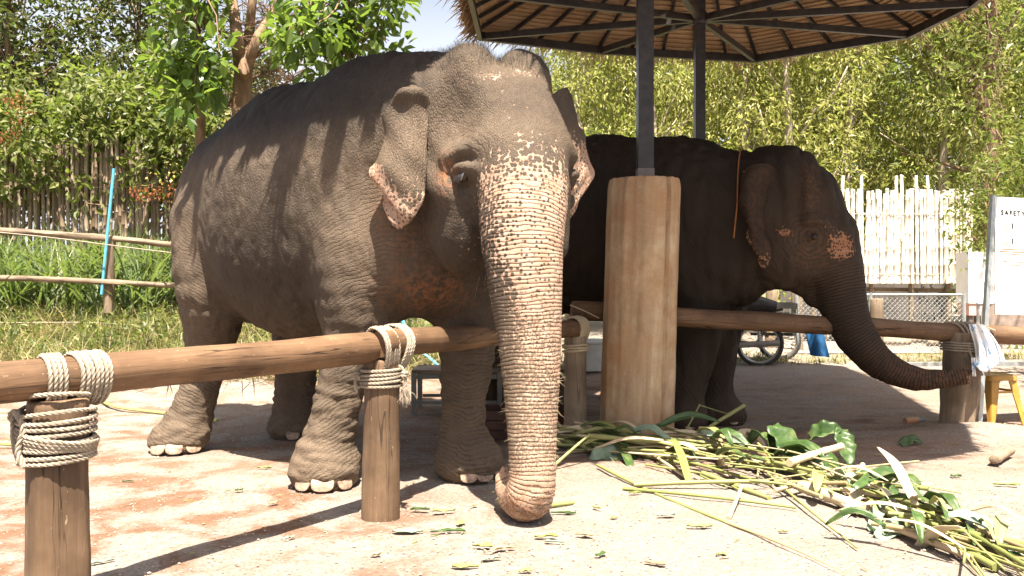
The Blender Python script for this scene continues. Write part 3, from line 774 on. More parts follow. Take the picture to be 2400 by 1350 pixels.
def elephant_two():
    root = thing('elephant', 'brown elephant in shade behind the concrete column, trunk stretched to the right', 'elephant', (.9, 8.1, 0))
    S = SDF()
    a = np.array([.94, -.34, 0]); s = np.array([-.34, -.94, 0]); up = np.array([0, 0, 1.0]); AX = np.array([a, s, up])
    S.ell((.85, 8.17, 1.85), (1.0, .68, .86), AX)
    S.ell((.08, 8.46, 1.75), (.62, .58, .80), AX, k=.25)
    S.ell((1.58, 7.92, 1.80), (.66, .50, .80), AX, k=.3)
    S.ell((1.95, 7.72, 1.45), (.32, .33, .34), AX, k=.25)
    S.chain([P(1640, 640, 7.75), P(1634, 760, 7.69), P(1622, 850, 7.67), P(1610, 930, 7.66), P(1604, 985, 7.66)], [.33, .225, .180, .155, .165], k=.15, n=12)
    S.ell((1.535, 7.63, .09), (.205, .2, .14), k=.1)
    S.chain([P(1690, 640, 8.0), P(1680, 760, 8.0), P(1676, 850, 8.0), P(1680, 925, 8.0), P(1686, 985, 7.99)], [.31, .23, .185, .162, .178], k=.15, n=12)
    S.ell((1.955, 7.93, .08), (.225, .215, .15), k=.1)
    S.chain([(.2, 8.3, 1.4), (.19, 8.3, .85), (.18, 8.3, .2)], [.36, .22, .17], k=.16, n=10); S.ell((.19, 8.27, .08), (.2, .2, .13), k=.1)
    S.chain([(-.07, 8.75, 1.4), (-.08, 8.75, .85), (-.09, 8.75, .2)], [.36, .22, .17], k=.16, n=10); S.ell((-.09, 8.72, .08), (.2, .2, .13), k=.1)
    S.chain([(1.55, 7.9, 2.02), (2.05, 7.70, 1.98), (2.3, 7.62, 1.95)], [.53, .47, .42], k=.22, n=6)
    S.chain([P(1735, 620, 7.6), P(1752, 655, 7.6)], [.26, .16], k=.2)
    F = np.array([.96, -.28, 0]); Rr = np.array([-.28, -.96, 0]); HA = np.array([F, Rr, up])
    c0 = P(1822, 462, 7.58)
    S.ell(c0, (.41, .37, .43), HA, k=.15)
    for sg in (1, -1): S.ell(c0 + sg * .15 * Rr + .10 * up + .06 * F, (.30, .20, .31), HA, k=.12)
    S.ell(P(1893, 555, 7.52), (.34, .33, .38), HA, k=.16)
    S.ell(P(1952, 545, 7.47), (.145, .21, .17), HA, k=.16)
    S.ell(P(1925, 470, 7.50), (.16, .24, .22), HA, k=.16)
    for sg in (1, -1):
        q = P(1835, 600, 7.55) + sg * .18 * Rr
        S.ell(q, (.27, .17, .29), HA, k=.14)
        S.ell(P(1900, 525, 7.5) + sg * .33 * Rr, (.11, .06, .05), HA, k=.08)
        S.ell(P(1846, 478, 7.5) + sg * .47 * Rr, (.15, .15, .13), HA, k=.18, sub=True)
        S.ell(P(1898, 560, 7.5) + sg * .40 * Rr, (.10, .07, .07), HA, k=.08, sub=True)
        S.ell(P(1898, 560, 7.5) + sg * .315 * Rr, (.07, .05, .045), HA, k=.04)
    S.chain([P(1850, 640, 7.52), P(1880, 668, 7.5), P(1902, 706, 7.47)], [.15, .10, .045], k=.1, n=6)
    tp = [(1935, 570, 7.47, .27), (1950, 620, 7.44, .25), (1964, 668, 7.42, .222), (1976, 712, 7.40, .200), (1996, 768, 7.37, .176), (2033, 823, 7.33, .152), (2086, 866, 7.28, .126), (2150, 888, 7.22, .100), (2208, 888, 7.17, .078), (2248, 884, 7.14, .070), (2268, 883, 7.12, .066)]
    path = np.array([P(*t[:3]) for t in tp]); rad = np.array([t[3] for t in tp])
    S.chain(path, rad, k=.1, n=24)
    S.ell(P(2280, 885, 7.10), (.05, .05, .038), k=.03, sub=True)
    V, Q = S.mesh((-1.0, 6.75, -.08), (4.15, 9.45, 2.95), 0.022)
    dpath = spline(path, 50)
    ear = ear_mesh([[(1822, 402, 7.28), (1800, 384, 7.16), (1765, 389, 7.12), (1742, 402, 7.18)],
                    [(1812, 412, 7.24), (1778, 408, 7.12), (1752, 418, 7.09), (1733, 440, 7.18)],
                    [(1792, 450, 7.22), (1770, 455, 7.13), (1750, 460, 7.10), (1732, 470, 7.18)],
                    [(1786, 495, 7.22), (1770, 500, 7.14), (1755, 505, 7.11), (1741, 505, 7.17)],
                    [(1788, 540, 7.21), (1777, 545, 7.14), (1765, 548, 7.12), (1753, 545, 7.16)],
                    [(1803, 585, 7.19), (1790, 595, 7.14), (1777, 596, 7.12), (1764, 583, 7.16)],
                    [(1806, 612, 7.18), (1797, 626, 7.15), (1787, 627, 7.14), (1777, 614, 7.16)]], .04, seed=5, ruffle=.015)
    def fold(V):
        z = V[:, 2]; s_, d_, L = polyline_param(V, dpath); tm = np.where(d_ < .3, .3, 1)
        n1 = noise_vec(V, (8, 8, 1.8)); n3 = noise_vec(V, (12, 12, 5), 7.7)
        return (0.042 * (np.abs(n1) - .22) + 0.020 * (np.abs(n3) - .2)) * tm * np.clip(z / .06, .2, 1)
    def attrs(W, n):
        s_, d_, L = polyline_param(W, dpath); rr = np.interp(s_, np.linspace(0, L, 50), spline(rad[:, None], 50)[:, 0])
        ontr = np.clip(1.5 - (d_ - rr) / .05, 0, 1) * (np.arange(len(W)) < n)
        trunk = ontr * np.clip((s_ - .12) / .2, 0, 1)
        pys = 675 - (W[:, 2] - CAMH) / W[:, 1] * FPX
        pink = 1.3 * blob(W, P(1966, 578, 7.25), (.12, .35, .12)) + 1.0 * blob(W, P(1842, 545, 7.2), (.06, .2, .05)) + .55 * blob(W, P(1925, 535, 7.25), (.09, .2, .04)) + .5 * blob(W, P(1672, 568, 7.4), (.05, .2, .05))
        e = np.arange(len(W)) >= n
        pxs = 1200 + W[:, 0] / W[:, 1] * FPX; edge = np.clip((1752 + np.clip((pys - 480) * .2, 0, 30) - pxs) / 14, 0, 1); pink = np.where(e, np.clip(.75 * edge * np.clip(.6 + .7 * np.sin(pys * .035 + 1.0), 0, 1) + .5 * np.clip((pys - 570) / 30, 0, 1), 0, .8), pink)
        pink = np.maximum(pink, .7 * blob(W, P(2275, 886, 7.1), (.06, .1, .06)))
        rust = .15 * blob(W, P(1900, 590, 7.2), (.25, .3, .2)) + .35 * ontr * np.clip((s_ - .9), 0, .5) + .1 * e + .2 * blob(W, P(1900, 440, 7.2), (.1, .3, .25))
        tz = W[:, 2]
        return {'pink': pink, 'leg': np.clip((1.0 - tz) / .35, .55, 1) * (1 - trunk), 'wph': W[:, 2] * .45 + W[:, 0] * .8 + 2, 'ring': s_ * .8, 'trunk': trunk, 'dust_light': np.clip((.7 - tz) / .7, 0, 1) * .55 * (1 - trunk) + .10 + .60 * blob(W, P(1880, 570, 7.4), (.38, .45, .45)) + .15 * trunk, 'rust': rust, 'eyed': np.linalg.norm(W - P(1898, 560, 7.2), axis=1), 'eyem': .5 * np.clip((.3 - np.linalg.norm(W - P(1898, 560, 7.2), axis=1)) / .1, 0, 1) * (1 - e)}
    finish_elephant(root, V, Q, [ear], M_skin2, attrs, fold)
    for sg in (1, -1): eye(root, P(1899, 560, 7.5) + sg * .345 * Rr + .01 * F, sg * Rr + .1 * F, .030)
    for (cx, cy), nails in (((1.535, 7.63), [(.1, -1), (.7, -.8), (1, -.1)]), ((1.955, 7.93), [(.35, -1), (.9, -.5), (1, .1)])):
        for ox, oy in nails:
            o = np.array([ox, oy, 0]); o /= np.linalg.norm(o); toenail(root, np.array([cx, cy, .055]) + o * .178, o, .05, .05)
    # thin cord hanging round the neck
    m = MB(); pts = []
    for t in np.linspace(-.25, 1.0, 26):
        th = PI * .5 * (1 - t)                     # from the crest down the near side
        pts.append(np.array([2.06, 7.70, 1.98]) + .02 * a + s * .515 * math.cos(th) + up * .53 * math.sin(th) + np.array([0, 0, -.08 * max(0, t - .9)]))
    pts += [pts[-1] + np.array([-.005 * i, 0, -.05 * i]) for i in range(1, 7)]
    m.tube(pts, .006, 6)
    m.build('neck_cord', simple_mat('cord_orange', (.30, .11, .03), .7), root, smooth=True)
    return root
elephant_one()
elephant_two()
# ================================================================== log fence in front
def wood_mat(name, c1, c2, grain=1.0, dark=0.35):
    t = NT(name)
    v = t.map((1.6, 26, 26)); n = t.noise(1.0, 6, 0.65, vec=v, dist=0.8)
    big = t.noise(2.4, 4, 0.6)
    c = t.mix(t.ramp(n, [(0.28, 0.0), (0.72, 1.0)]), c1, c2)
    c = t.mix(t.ramp(big, [(0.38, 0.0), (0.66, 0.8)]), c, tuple(x * 0.55 for x in c1))
    wn_ = t.noise(1.0, 4, 0.6, vec=t.map((1.1, 5, 5), loc=(7, 2, 1)))
    c = t.mix(t.ramp(wn_, [(0.55, 0.0), (0.72, 0.55)]), c, tuple(min(1, x * 1.35) for x in c2))
    cr = t.noise(1.0, 3, 0.5, vec=t.map((0.7, 15, 15), loc=(3.1, 1.7, 0.4)), dist=0.5)
    crk = t.ramp(t.math('ABSOLUTE', t.math('SUBTRACT', cr, 0.5)), [(0.0, 1.0), (0.016, 0.0)])
    crk = t.math('MULTIPLY', crk, t.ramp(t.noise(1.3, 2), [(0.42, 0.0), (0.55, 1.0)]))
    c = t.mix(crk, c, tuple(x * dark * 0.4 for x in c1))
    spk = t.ramp(t.noise(1.0, 2, 0.5, vec=t.map((30, 90, 90))), [(0.70, 0.0), (0.76, 1.0)])
    c = t.mix(t.math('MULTIPLY', spk, 0.6), c, (0.36, 0.26, 0.17))
    b = t.bump(n, 0.6 * grain, 0.008); b = t.bump(crk, -0.8, 0.012, b)
    return t.fin(c, 0.68, b, spec=0.25)
M_rail = wood_mat('rail_wood', (0.110, 0.061, 0.032), (0.205, 0.120, 0.066))
M_post = wood_mat('post_wood', (0.115, 0.070, 0.040), (0.215, 0.138, 0.083))
M_pale = wood_mat('pale_post_wood', (0.22, 0.16, 0.105), (0.33, 0.255, 0.175))
M_grey = wood_mat('weathered_wood', (0.17, 0.12, 0.08), (0.32, 0.24, 0.165))
def rope_mat(name, a, b_):
    t = NT(name); n = t.noise(60, 4, .7); c = t.mix(t.ramp(n, [(.3, 0.), (.7, 1.)]), a, b_)
    c = t.mix(t.ramp(t.noise(8, 3), [(.5, 0.), (.75, .6)]), c, tuple(x * .6 for x in a))
    return t.fin(c, .85, t.bump(t.noise(260, 3), .5, .003), spec=.15)
M_rope = rope_mat('rope_fibre', (0.24, 0.195, 0.145), (0.37, 0.315, 0.245))
M_rope_dull = rope_mat('rope_fibre_dull', (0.36, 0.29, 0.19), (0.5, 0.41, 0.28))

def log(name, a, b, ra, rb, parent, mat, n=32, seg=64, seed=0, lump=0.05, bend=0.0, flat=0.0):
    """a trunk from a to b: along its own x axis so that the grain follows it"""
    a = np.array(a, float); b = np.array(b, float); L = np.linalg.norm(b - a)
    m = MB(); bb = m.n(); ts = np.concatenate([[0, .004], np.linspace(.012, .988, seg - 4), [.996, 1]])
    for t in ts:
        e = 1 - .10 * (t in (0, 1)) - .03 * (t in (.004, .996))
        for k in range(n):
            th = 2 * PI * k / n
            r = (ra + (rb - ra) * t) * e
            r *= 1 + lump * (mnoise.noise((t * L * 2.2, math.cos(th) * .9 + seed, math.sin(th) * .9)) + .4 * mnoise.noise((t * L * 7, math.cos(th) * 2 + seed, math.sin(th) * 2)))
            r *= 1 - .05 * max(0, mnoise.noise((math.cos(th) * 5 + seed, math.sin(th) * 5, t * L * .5)) - .15) / .35 + .05 * max(0, mnoise.noise((t * L * 3.3, math.cos(th) * 1.7 + seed * 2, math.sin(th) * 1.7)) - .35)
            if flat: r = min(r, r * (1 - flat) / max(1e-3, abs(math.cos((th % (PI / 2)) - PI / 4)) ** .5))
            off = bend * math.sin(PI * t) + .012 * mnoise.noise((t * L * 1.3, seed * 3.1, 0))
            m.V.append((t * L, r * math.cos(th), r * math.sin(th) + off))
    for i in range(len(ts) - 1):
        for k in range(n):
            k2 = (k + 1) % n; m.face(bb + i * n + k, bb + i * n + k2, bb + (i + 1) * n + k2, bb + (i + 1) * n + k)
    m.face(*[bb + k for k in range(n)][::-1]); m.face(*[bb + (len(ts) - 1) * n + k for k in range(n)])
    me = bpy.data.meshes.new(name); me.from_pydata(m.V, [], m.F)
    me.polygons.foreach_set('use_smooth', np.ones(len(me.polygons), bool)); auto_sharp(me, .9)
    o = bpy.data.objects.new(name, me); COL.objects.link(o); me.materials.append(mat)
    if parent is not None: o.parent = parent; BASE[o.name] = BASE[parent.name]; loc = a - BASE[parent.name]
    else: loc = a
    o.location = tuple(loc); o.rotation_mode = 'QUATERNION'
    d = Vector(b - a).normalized()
    o.rotation_quaternion = d.to_track_quat('X', 'Z') if abs(d.z) < .9 else d.to_track_quat('X', 'Y')
    return o

def rope_add(m, path, r, step=.007, twist=7.0, n=5):
    path = np.array(path, float)
    seg = np.linalg.norm(np.diff(path, axis=0), axis=1); s = np.concatenate([[0], np.cumsum(seg)])
    k = max(6, int(s[-1] / step)); q = np.linspace(0, s[-1], k)
    c = np.stack([np.interp(q, s, path[:, i]) for i in range(3)], 1)
    T = np.gradient(c, axis=0); T /= np.linalg.norm(T, axis=1)[:, None] + 1e-9
    u = np.cross(T[0], (0.31, 0.2, 0.93)); u /= np.linalg.norm(u); U = []
    for i in range(k): u = u - T[i] * (u @ T[i]); u /= np.linalg.norm(u) + 1e-9; U.append(u)
    U = np.array(U); W = np.cross(T, U)
    for st in range(3):
        ph = q / (r * twist) * 2 * PI + st * 2 * PI / 3
        m.tube(c + r * .50 * (np.cos(ph)[:, None] * U + np.sin(ph)[:, None] * W), r * .56, n, caps=True)

def ring_loop(c, axis, r, turns, adv, up=(0, 0, 1), stretch=0.0, n=40, ph=0.0, jit=0.004, seed=0):
    """helical loops round an axis"""
    axis = np.array(axis, float); axis /= np.linalg.norm(axis); up = np.array(up, float)
    e1 = up - axis * (up @ axis); e1 /= np.linalg.norm(e1); e2 = np.cross(axis, e1); out = []
    for i in range(int(turns * n) + 1):
        th = 2 * PI * i / n + ph
        rr = r + jit * mnoise.noise((i * .07, seed, 0)); dn = stretch * max(0, -math.cos(th)) ** 2
        w = .35 * adv * mnoise.noise((i * .05, seed + 4.2, 1))
        out.append(np.array(c, float) + axis * (adv * i / n + w) + e1 * (math.cos(th) * rr - dn) + e2 * math.sin(th) * rr)
    return out

def front_fence():
    f = thing('log_fence', 'rough log fence lashed with rope running between the viewer and the elephants', 'fence', (-.72, 4.67, 0))
    p1, p2, p3, p4 = np.array([-1.715, 3.22, 0]), np.array([-.724, 4.70, 0]), np.array([.515, 6.95, 0]), np.array([3.99, 7.50, 0])
    log('post', p1 + (0, 0, -.1), p1 + (.0, .0, .832), .119, .112, f, M_post, seed=1, lump=.05, flat=.10)
    log('post', p2 + (0, 0, -.1), p2 + (.01, 0, .86), .106, .098, f, M_post, seed=4, lump=.06)
    log('post', p3 + (0, 0, -.1), p3 + (0, 0, .86), .095, .09, f, M_pale, seed=6, lump=.05)
    log('post', p4 + (-.04, .06, -.1), p4 + (.0, .04, .86), .165, .155, f, M_grey, seed=9, lump=.22)
    d12 = (p2 - p1) / np.linalg.norm(p2 - p1)
    A = p1 - d12 * 1.5 + (0, .03, .915); B = p2 + d12 * .16 + (-.01, .02, .930)
    log('rail', A, B, .072, .086, f, M_rail, seed=2, lump=.05, bend=-.012, seg=70)
    d23 = (p3 - p2) / np.linalg.norm(p3 - p2)
    A2 = p2 - d23 * .10 + (.06, .0, .942); B2 = p3 + d23 * .12 + (0, .0, .93)
    log('rail', A2, B2, .080, .070, f, M_rail, seed=5, lump=.05, seg=60)
    A3 = np.array([.50, 7.14, 1.060]); B3 = np.array([4.62, 7.60, .815])
    d34 = (B3 - A3) / np.linalg.norm(B3 - A3)
    log('rail', A3, B3, .082, .080, f, M_rail, seed=8, lump=.10, seg=70)
    r = .0090
    # lashing of the near post
    m = MB(); zax = (0, 0, 1)
    rope_add(m, ring_loop(p1 + (0, 0, .595), zax, .119 + r, 4.2, .0235, up=(0, 1, 0), seed=1), r)
    rope_add(m, ring_loop(p1 + (0, 0, .695), zax, .122 + r, 3.1, .024, up=(0, 1, 0), seed=2), r)
    for k in range(4):
        c = p1 + np.array([0, 0, .655 + .012 * k]); ax = np.array([.13 + .03 * k, .04, 1.0])
        rope_add(m, ring_loop(c, ax, .120 + r + .003 * k, 1.0, .01, up=(0, 1, 0), seed=5 + k), r)
    rope_add(m, ring_loop(p1 + (0, 0, .775), (-.12, .1, 1), .121 + r, 1.0, .004, up=(0, 1, 0), seed=11), r)
    cR = p1 + np.array([.0, .03, .915])
    for k in range(4): rope_add(m, ring_loop(cR - d12 * (.075 - .019 * k), d12 + np.array([.18, 0, 0]), .0745 + r, 1.0, .006, stretch=.045, seed=k, jit=.002), r)
    for k in range(7): rope_add(m, ring_loop(cR + d12 * (.035 + .0185 * k), d12 - np.array([.10, .12, 0]), .0745 + r + .003 * (k % 2), 1.0, .006, stretch=.03, seed=9 + k, jit=.003), r)
    # slanting strands and the knot on the left side
    for k, off in enumerate((0, .02, .04)):
        rope_add(m, spline([p1 + (-.13, .02, .80 - off), p1 + (-.142, -.04, .77 - off), p1 + (-.128, -.06, .70 - off), p1 + (-.08, -.112, .63 - off * .5)], 30), r)
    rope_add(m, spline([p1 + (-.10, -.10, .80), p1 + (-.06, -.122, .74), p1 + (-.075, -.128, .66), p1 + (-.05, -.135, .60)], 30), r * 1.25)
    rope_add(m, ring_loop(p1 + (-.145, -.03, .765), (0, 1, .3), .022, 1.4, .012, seed=31), r)
    rope_add(m, spline([p1 + (-.14, -.02, .84), p1 + (-.05, -.11, .855), p1 + (.06, -.10, .862), p1 + (.12, .0, .85)], 30), r)
    m.build('rope_lashing', M_rope, f, smooth=True)
    # lashing of the second post
    m = MB(); r2 = .0092
    rope_add(m, ring_loop(p2 + (0.005, 0, .705), zax, .101 + r2, 5.2, .0215, up=(0, 1, 0), seed=3), r2)
    cR = p2 + np.array([.03, .01, .938])
    for k in range(6): rope_add(m, ring_loop(cR + d12 * (-.085 + .018 * k) + (0, 0, -.005), d12 + np.array([.25, 0, .15]), .092 + r2 + .003 * (k % 2), 1.0, .005, stretch=.05, seed=20 + k), r2)
    for k in range(4): rope_add(m, ring_loop(cR + d12 * (.035 + .018 * k), d12 - np.array([.32, .2, .1]), .093 + r2 + .004, 1.0, .005, stretch=.05, seed=30 + k), r2)
    for sx in (-1, 1):
        q = p2 + (sx * .125 + .005, -.03, .80)
        rope_add(m, spline([q + (-sx * .03, .0, .03), q, q + (sx * .012, -.01, -.06), q + (sx * .004, -.015, -.12)], 24), r2)
        rope_add(m, ring_loop(q + (sx * .005, -.01, -.03), (.2, .1, 1), .016, 1.6, .014, seed=44 + sx), r2 * .9)
    lash = m.build('rope_lashing', M_rope, f, smooth=True)
    h = MB()
    for k in range(60):
        q = p2 + (.135 + random.gauss(0, .008), -.045 + random.gauss(0, .01), .70)
        e = q + np.array([random.gauss(.006, .022), random.gauss(0, .02), -random.uniform(.05, .10)])
        h.tube([q, (q + e) / 2 + np.array([random.gauss(0, .006), 0, 0]), e], [.0018, .0015, .0008], 4)
    h.build('frayed_end', M_rope, lash)
    # lashing of the third post
    m = MB(); r3 = .010
    rope_add(m, ring_loop(p3 + (0, 0, .735), zax, .092 + r3, 3.1, .021, up=(0, 1, 0), seed=7), r3, step=.012)
    for k in range(9): rope_add(m, ring_loop(p3 + (0, 0, .93) + d23 * (-.05 + .017 * k), d23 + np.array([.15 * (1 - k / 4.), 0, .1]), .073 + r3 + .003 * (k % 2), 1.0, .004, stretch=.07, seed=50 + k), r3, step=.012)
    rope_add(m, spline([A3 + (-.02, -.085, .05), A3 + (.10, -.095, .0), A3 + (.22, -.09, -.06)], 20), .006, step=.012)
    m.build('rope_lashing', M_rope_dull, f, smooth=True)
    # cloth strip and cords on the far post
    m = MB(); c4 = p4 + np.array([-.02, .02, 0]); cz = A3 + d34 * ((3.93 - A3[0]) / d34[0])
    for k in range(4): rope_add(m, ring_loop(p4 + (-.01, .04, .70 + .022 * k), (.05, 0, 1), .166 + .01, 1.0, .004, up=(0, 1, 0), seed=60 + k), .008, step=.014)
    for k in range(3): rope_add(m, spline([cz + (-.10 + .06 * k, .02, .088), cz + (-.03 + .05 * k, -.06, .075), cz + (.03 + .03 * k, -.10, -.04), cz + (.02 + .05 * k, -.16, -.16), cz + (.07 + .05 * k, -.17, -.26), cz + (.13 + .03 * k, -.16, -.36)], 30), .011, step=.014)
    for k in range(2): rope_add(m, spline([cz + (.02, .03, .09), cz + (.12, -.03, .085), cz + (.24 + .05 * k, -.07, .02)], 24), .010, step=.014)
    m.build('rope_lashing', M_rope, f, smooth=True)
front_fence()
# ================================================================== thatched shelter
def thatch_mat():
    t = NT('thatch'); n = t.noise(3.0, 4, .6, vec=t.map((1, 1, 1))); f = t.noise(90, 4, .7)
    c = t.ramp(t.island(), [(0, (.40, .25, .135)), (.5, (.55, .37, .22)), (1, (.45, .28, .15))])
    c = t.mix(t.ramp(f, [(.35, 0.), (.65, .5)]), c, (.14, .085, .05))
    c = t.mix(t.ramp(n, [(.4, 0.), (.7, .5)]), c, (.45, .32, .2))
    return t.fin(c, .85, t.bump(f, .6, .01), spec=.15)
M_thatch = thatch_mat()
M_steel = simple_mat('painted_dark_steel', (.030, .024, .021), .42, var=.5, scale=14, bump=.25, spec=.4)
def concrete_mat():
    t = NT('stained_concrete')
    st = t.noise(1.0, 5, .6, vec=t.map((6, 6, 1.0)), dist=1.2); big = t.noise(2.6, 5, .65); f = t.noise(60, 5, .7)
    c = t.mix(t.ramp(st, [(.3, 0.), (.7, 1.)]), (.28, .185, .11), (.58, .44, .28))
    c = t.mix(t.ramp(big, [(.40, 0.), (.60, .85)]), c, (.36, .205, .105))
    c = t.mix(t.ramp(f, [(.55, 0.), (.75, .5)]), c, (.55, .46, .35))
    pit = t.ramp(t.vor(55), [(.05, 1.), (.16, 0.)])
    c = t.mix(t.math('MULTIPLY', pit, .5), c, (.12, .08, .05))
    b = t.bump(st, .3, .012); b = t.bump(f, .5, .006, b); b = t.bump(pit, -.5, .006, b)
    return t.fin(c, .88, b, spec=.15)

def shelter():
    ZR = 4.09
    T1 = np.array([1.08, 6.95, ZR]); T2 = np.array([1.98, 9.0, ZR]); R1 = np.array([1.08, 6.95, 5.45]); R2 = np.array([1.98, 9.0, 5.45])
    sh = thing('thatched_shelter', 'thatched open shelter on dark steel posts, one set in a concrete column', 'shelter', (1.08, 6.95, 0))
    ring2 = [(-.361, 9.63), (1.07, 10.2), (3.01, 10.58), (4.44, 9.55), (4.58, 8.5), (4.38, 6.9), (3.75, 5.0), (2.85, 4.38), (1.75, 4.80), (.40, 4.50), (-.30, 5.3), (-.36, 6.8), (-.41, 8.15)]
    ring = [np.array([x, y, ZR]) for x, y in ring2]; n = len(ring)
    cen = (T1 + T2) / 2
    # footing column: cast concrete, a seam on its right, leaning a little
    m = MB(); ns = 144; nh = 60; c0 = np.array([1.005, 6.93, -.1]); c1 = np.array([1.07, 6.93, 2.125])
    for i in range(nh + 1):
        t = i / nh
        for k in range(ns):
            th = 2 * PI * k / ns - PI / 2
            r = .292 - .006 * t
            r += .004 * math.sin(th * 11 + .6) + .002 * math.sin(th * 23 + 1.9) + .006 * mnoise.noise((math.cos(th) * 2, math.sin(th) * 2, t * 3)) + .003 * mnoise.noise((math.cos(th) * 9, math.sin(th) * 9, t * 14))
            a = (math.degrees(th) + 360) % 360
            if 300 < a < 306: r -= .022
            if 306 <= a < 345: r += .012
            r *= 1 - (.035 * (i == nh) + .012 * (i == nh - 1)) * (1 + 1.4 * mnoise.noise((math.cos(th) * 3, math.sin(th) * 3, 0)))
            m.V.append(tuple(c0 + (c1 - c0) * t + np.array([r * math.cos(th), r * math.sin(th), .012 * mnoise.noise((k * .3, 1, 5)) * (i == nh)])))
    for i in range(nh):
        for k in range(ns): m.face(i * ns + k, i * ns + (k + 1) % ns, (i + 1) * ns + (k + 1) % ns, (i + 1) * ns + k)
    m.face(*[nh * ns + k for k in range(ns)])
    o = m.build('footing_column', concrete_mat(), sh, smooth=True); o.data.polygons.foreach_set('use_smooth', np.ones(len(o.data.polygons), bool)); o.data.set_sharp_from_angle(angle=1.3)
    m = MB(); m.box((1.08, 6.93, 3.8), (.062, .062, 1.70)); p = m.build('post', M_steel, sh)
    m = MB(); m.box((1.978, 9.0, 2.77), (.052, .052, 2.70)); m.build('post', M_steel, sh)
    m = MB(); m.box((1.08, 6.93, 2.14), (.067, .067, .075)); m.build('cement_collar', simple_mat('cement_grey', (.20, .17, .15), .9, bump=.5, scale=20), sh)
    for i in range(n):
        m = MB(); m.bar(ring[i], ring[(i + 1) % n], .05, .09); m.build('ring_beam', M_steel, sh)
    for i in range(n):
        hub = T2 if (i <= 5 or i == 12) else T1
        e = ring[i] + (hub - ring[i]) * .012
        m = MB(); m.bar(hub + (0, 0, .0), e + (0, 0, -.004), .045, .07); m.build('tie_beam', M_steel, sh)
    m = MB(); m.bar(T1 + (0, 0, .01), T2 + (0, 0, .01), .06, .09); m.build('tie_beam', M_steel, sh)
    hubm = MB(); hubm.lathe(T2 + (0, 0, -.06), [(.075, 0), (.08, .02), (.08, .11), (.07, .13)], 12); hubm.build('hub_plate', M_steel, sh, smooth=True)
    # roof faces: rafters under rows of thatch
    far = MB(); fringe = MB()
    for i in range(n):
        a, b = ring[i], ring[(i + 1) % n]
        hA = R2 if (i <= 5 or i == 12) else R1
        j = (i + 1) % n; hB = R2 if (j <= 5 or j == 12) else R1
        up0 = np.array([0, 0, .09])
        L = np.linalg.norm(b - a); nr = max(2, int(round(L / .42)))
        for k in range(nr + 1):
            if k == nr: continue
            f = k / nr
            q0 = a + (b - a) * f + up0; q1 = hA + (hB - hA) * f
            out = (q0 - q1) / np.linalg.norm(q0 - q1)
            m = MB(); m.bar(q0 + out * .06, q1, .028, .04); m.build('rafter', M_steel, sh)
        slope = np.linalg.norm((a + b) / 2 - (hA + hB) / 2); rows = int(slope / .058)
        visible = i <= 4 or i == 12
        for k in range(-1, rows):
            t = k / rows
            qa = a + (hA - a) * t + up0 + (0, 0, .05); qb = b + (hB - b) * t + up0 + (0, 0, .05)
            LL = np.linalg.norm(qb - qa)
            if LL < .15: continue
            ex = (qb - qa) / LL * .07; qa = qa - ex; qb = qb + ex; LL += .14
            m = MB() if visible else far
            seg = max(2, int(LL / .12)); dn = ((a + b) / 2 - (hA + hB) / 2); dn /= np.linalg.norm(dn)
            along = (qb - qa) / LL; nrm = np.cross(along, dn); nrm = nrm if nrm[2] > 0 else -nrm
            b0 = m.n()
            for s_ in range(seg + 1):
                f = s_ / seg; c = qa + (qb - qa) * f
                w = .095 + .022 * mnoise.noise((f * LL * 9, i * 3.1, k * 1.7)) + random.uniform(-.008, .008)
                dz = .010 * mnoise.noise((f * LL * 5, i, k * 2.3))
                for (dd, hh) in ((-.012, -.028 + dz), (w, .010), (w, .020), (-.012, -.016 + dz)):
                    m.V.append(tuple(c + dn * dd + nrm * hh))
            for s_ in range(seg):
                for e in range(4):
                    m.face(b0 + s_ * 4 + e, b0 + s_ * 4 + (e + 1) % 4, b0 + (s_ + 1) * 4 + (e + 1) % 4, b0 + (s_ + 1) * 4 + e)
            if visible: m.build('thatch_row', M_thatch, sh, smooth=True)
        # shaggy eave
        ne = int(L * (150 if visible else 70))
        dn = ((a + b) / 2 - (hA + hB) / 2); dn /= np.linalg.norm(dn); al = (b - a) / L
        for k in range(ne):
            f = random.uniform(-.03, 1.03); q = a + (b - a) * f + up0 + dn * random.uniform(.0, .12) + np.array([0, 0, random.uniform(.0, .08)])
            l = random.uniform(.06, .16) + .18 * random.random() ** 4; d = dn * 1.0 + al * random.gauss(0, .35) + np.array([0, 0, random.gauss(-.25, .3)]); d /= np.linalg.norm(d)
            w = random.uniform(.004, .012); sd = np.cross(d, (0, 0, 1)); sd /= np.linalg.norm(sd) + 1e-6
            b0 = fringe.n(); e = q + d * l + np.array([0, 0, -.25 * l * random.random()])
            fringe.V.extend([tuple(q - sd * w), tuple(q + sd * w), tuple((q + e) / 2 + sd * w * .8 + (0, 0, .012)), tuple(e), tuple((q + e) / 2 - sd * w * .8 + (0, 0, .012))])
            fringe.face(b0, b0 + 1, b0 + 2, b0 + 3, b0 + 4)
    tag(far.build('thatch_layers', M_thatch, sh, smooth=True), kind='stuff')
    # unseen thatched wing added to cast toothed shade on the first elephant's back
    aw = [np.array(v) for v in ((-.36, 5.25, 4.16), (-.37, 4.60, 4.16), (-.46, 4.46, 4.16), (-.62, 4.36, 4.16), (-.84, 4.42, 4.15), (-1.08, 4.54, 4.14), (-1.28, 4.66, 4.14), (-1.72, 4.92, 4.13), (-2.14, 5.24, 4.12), (-2.65, 6.2, 4.13), (-2.95, 7.25, 4.16), (-.42, 7.55, 4.30))]
    m = MB()
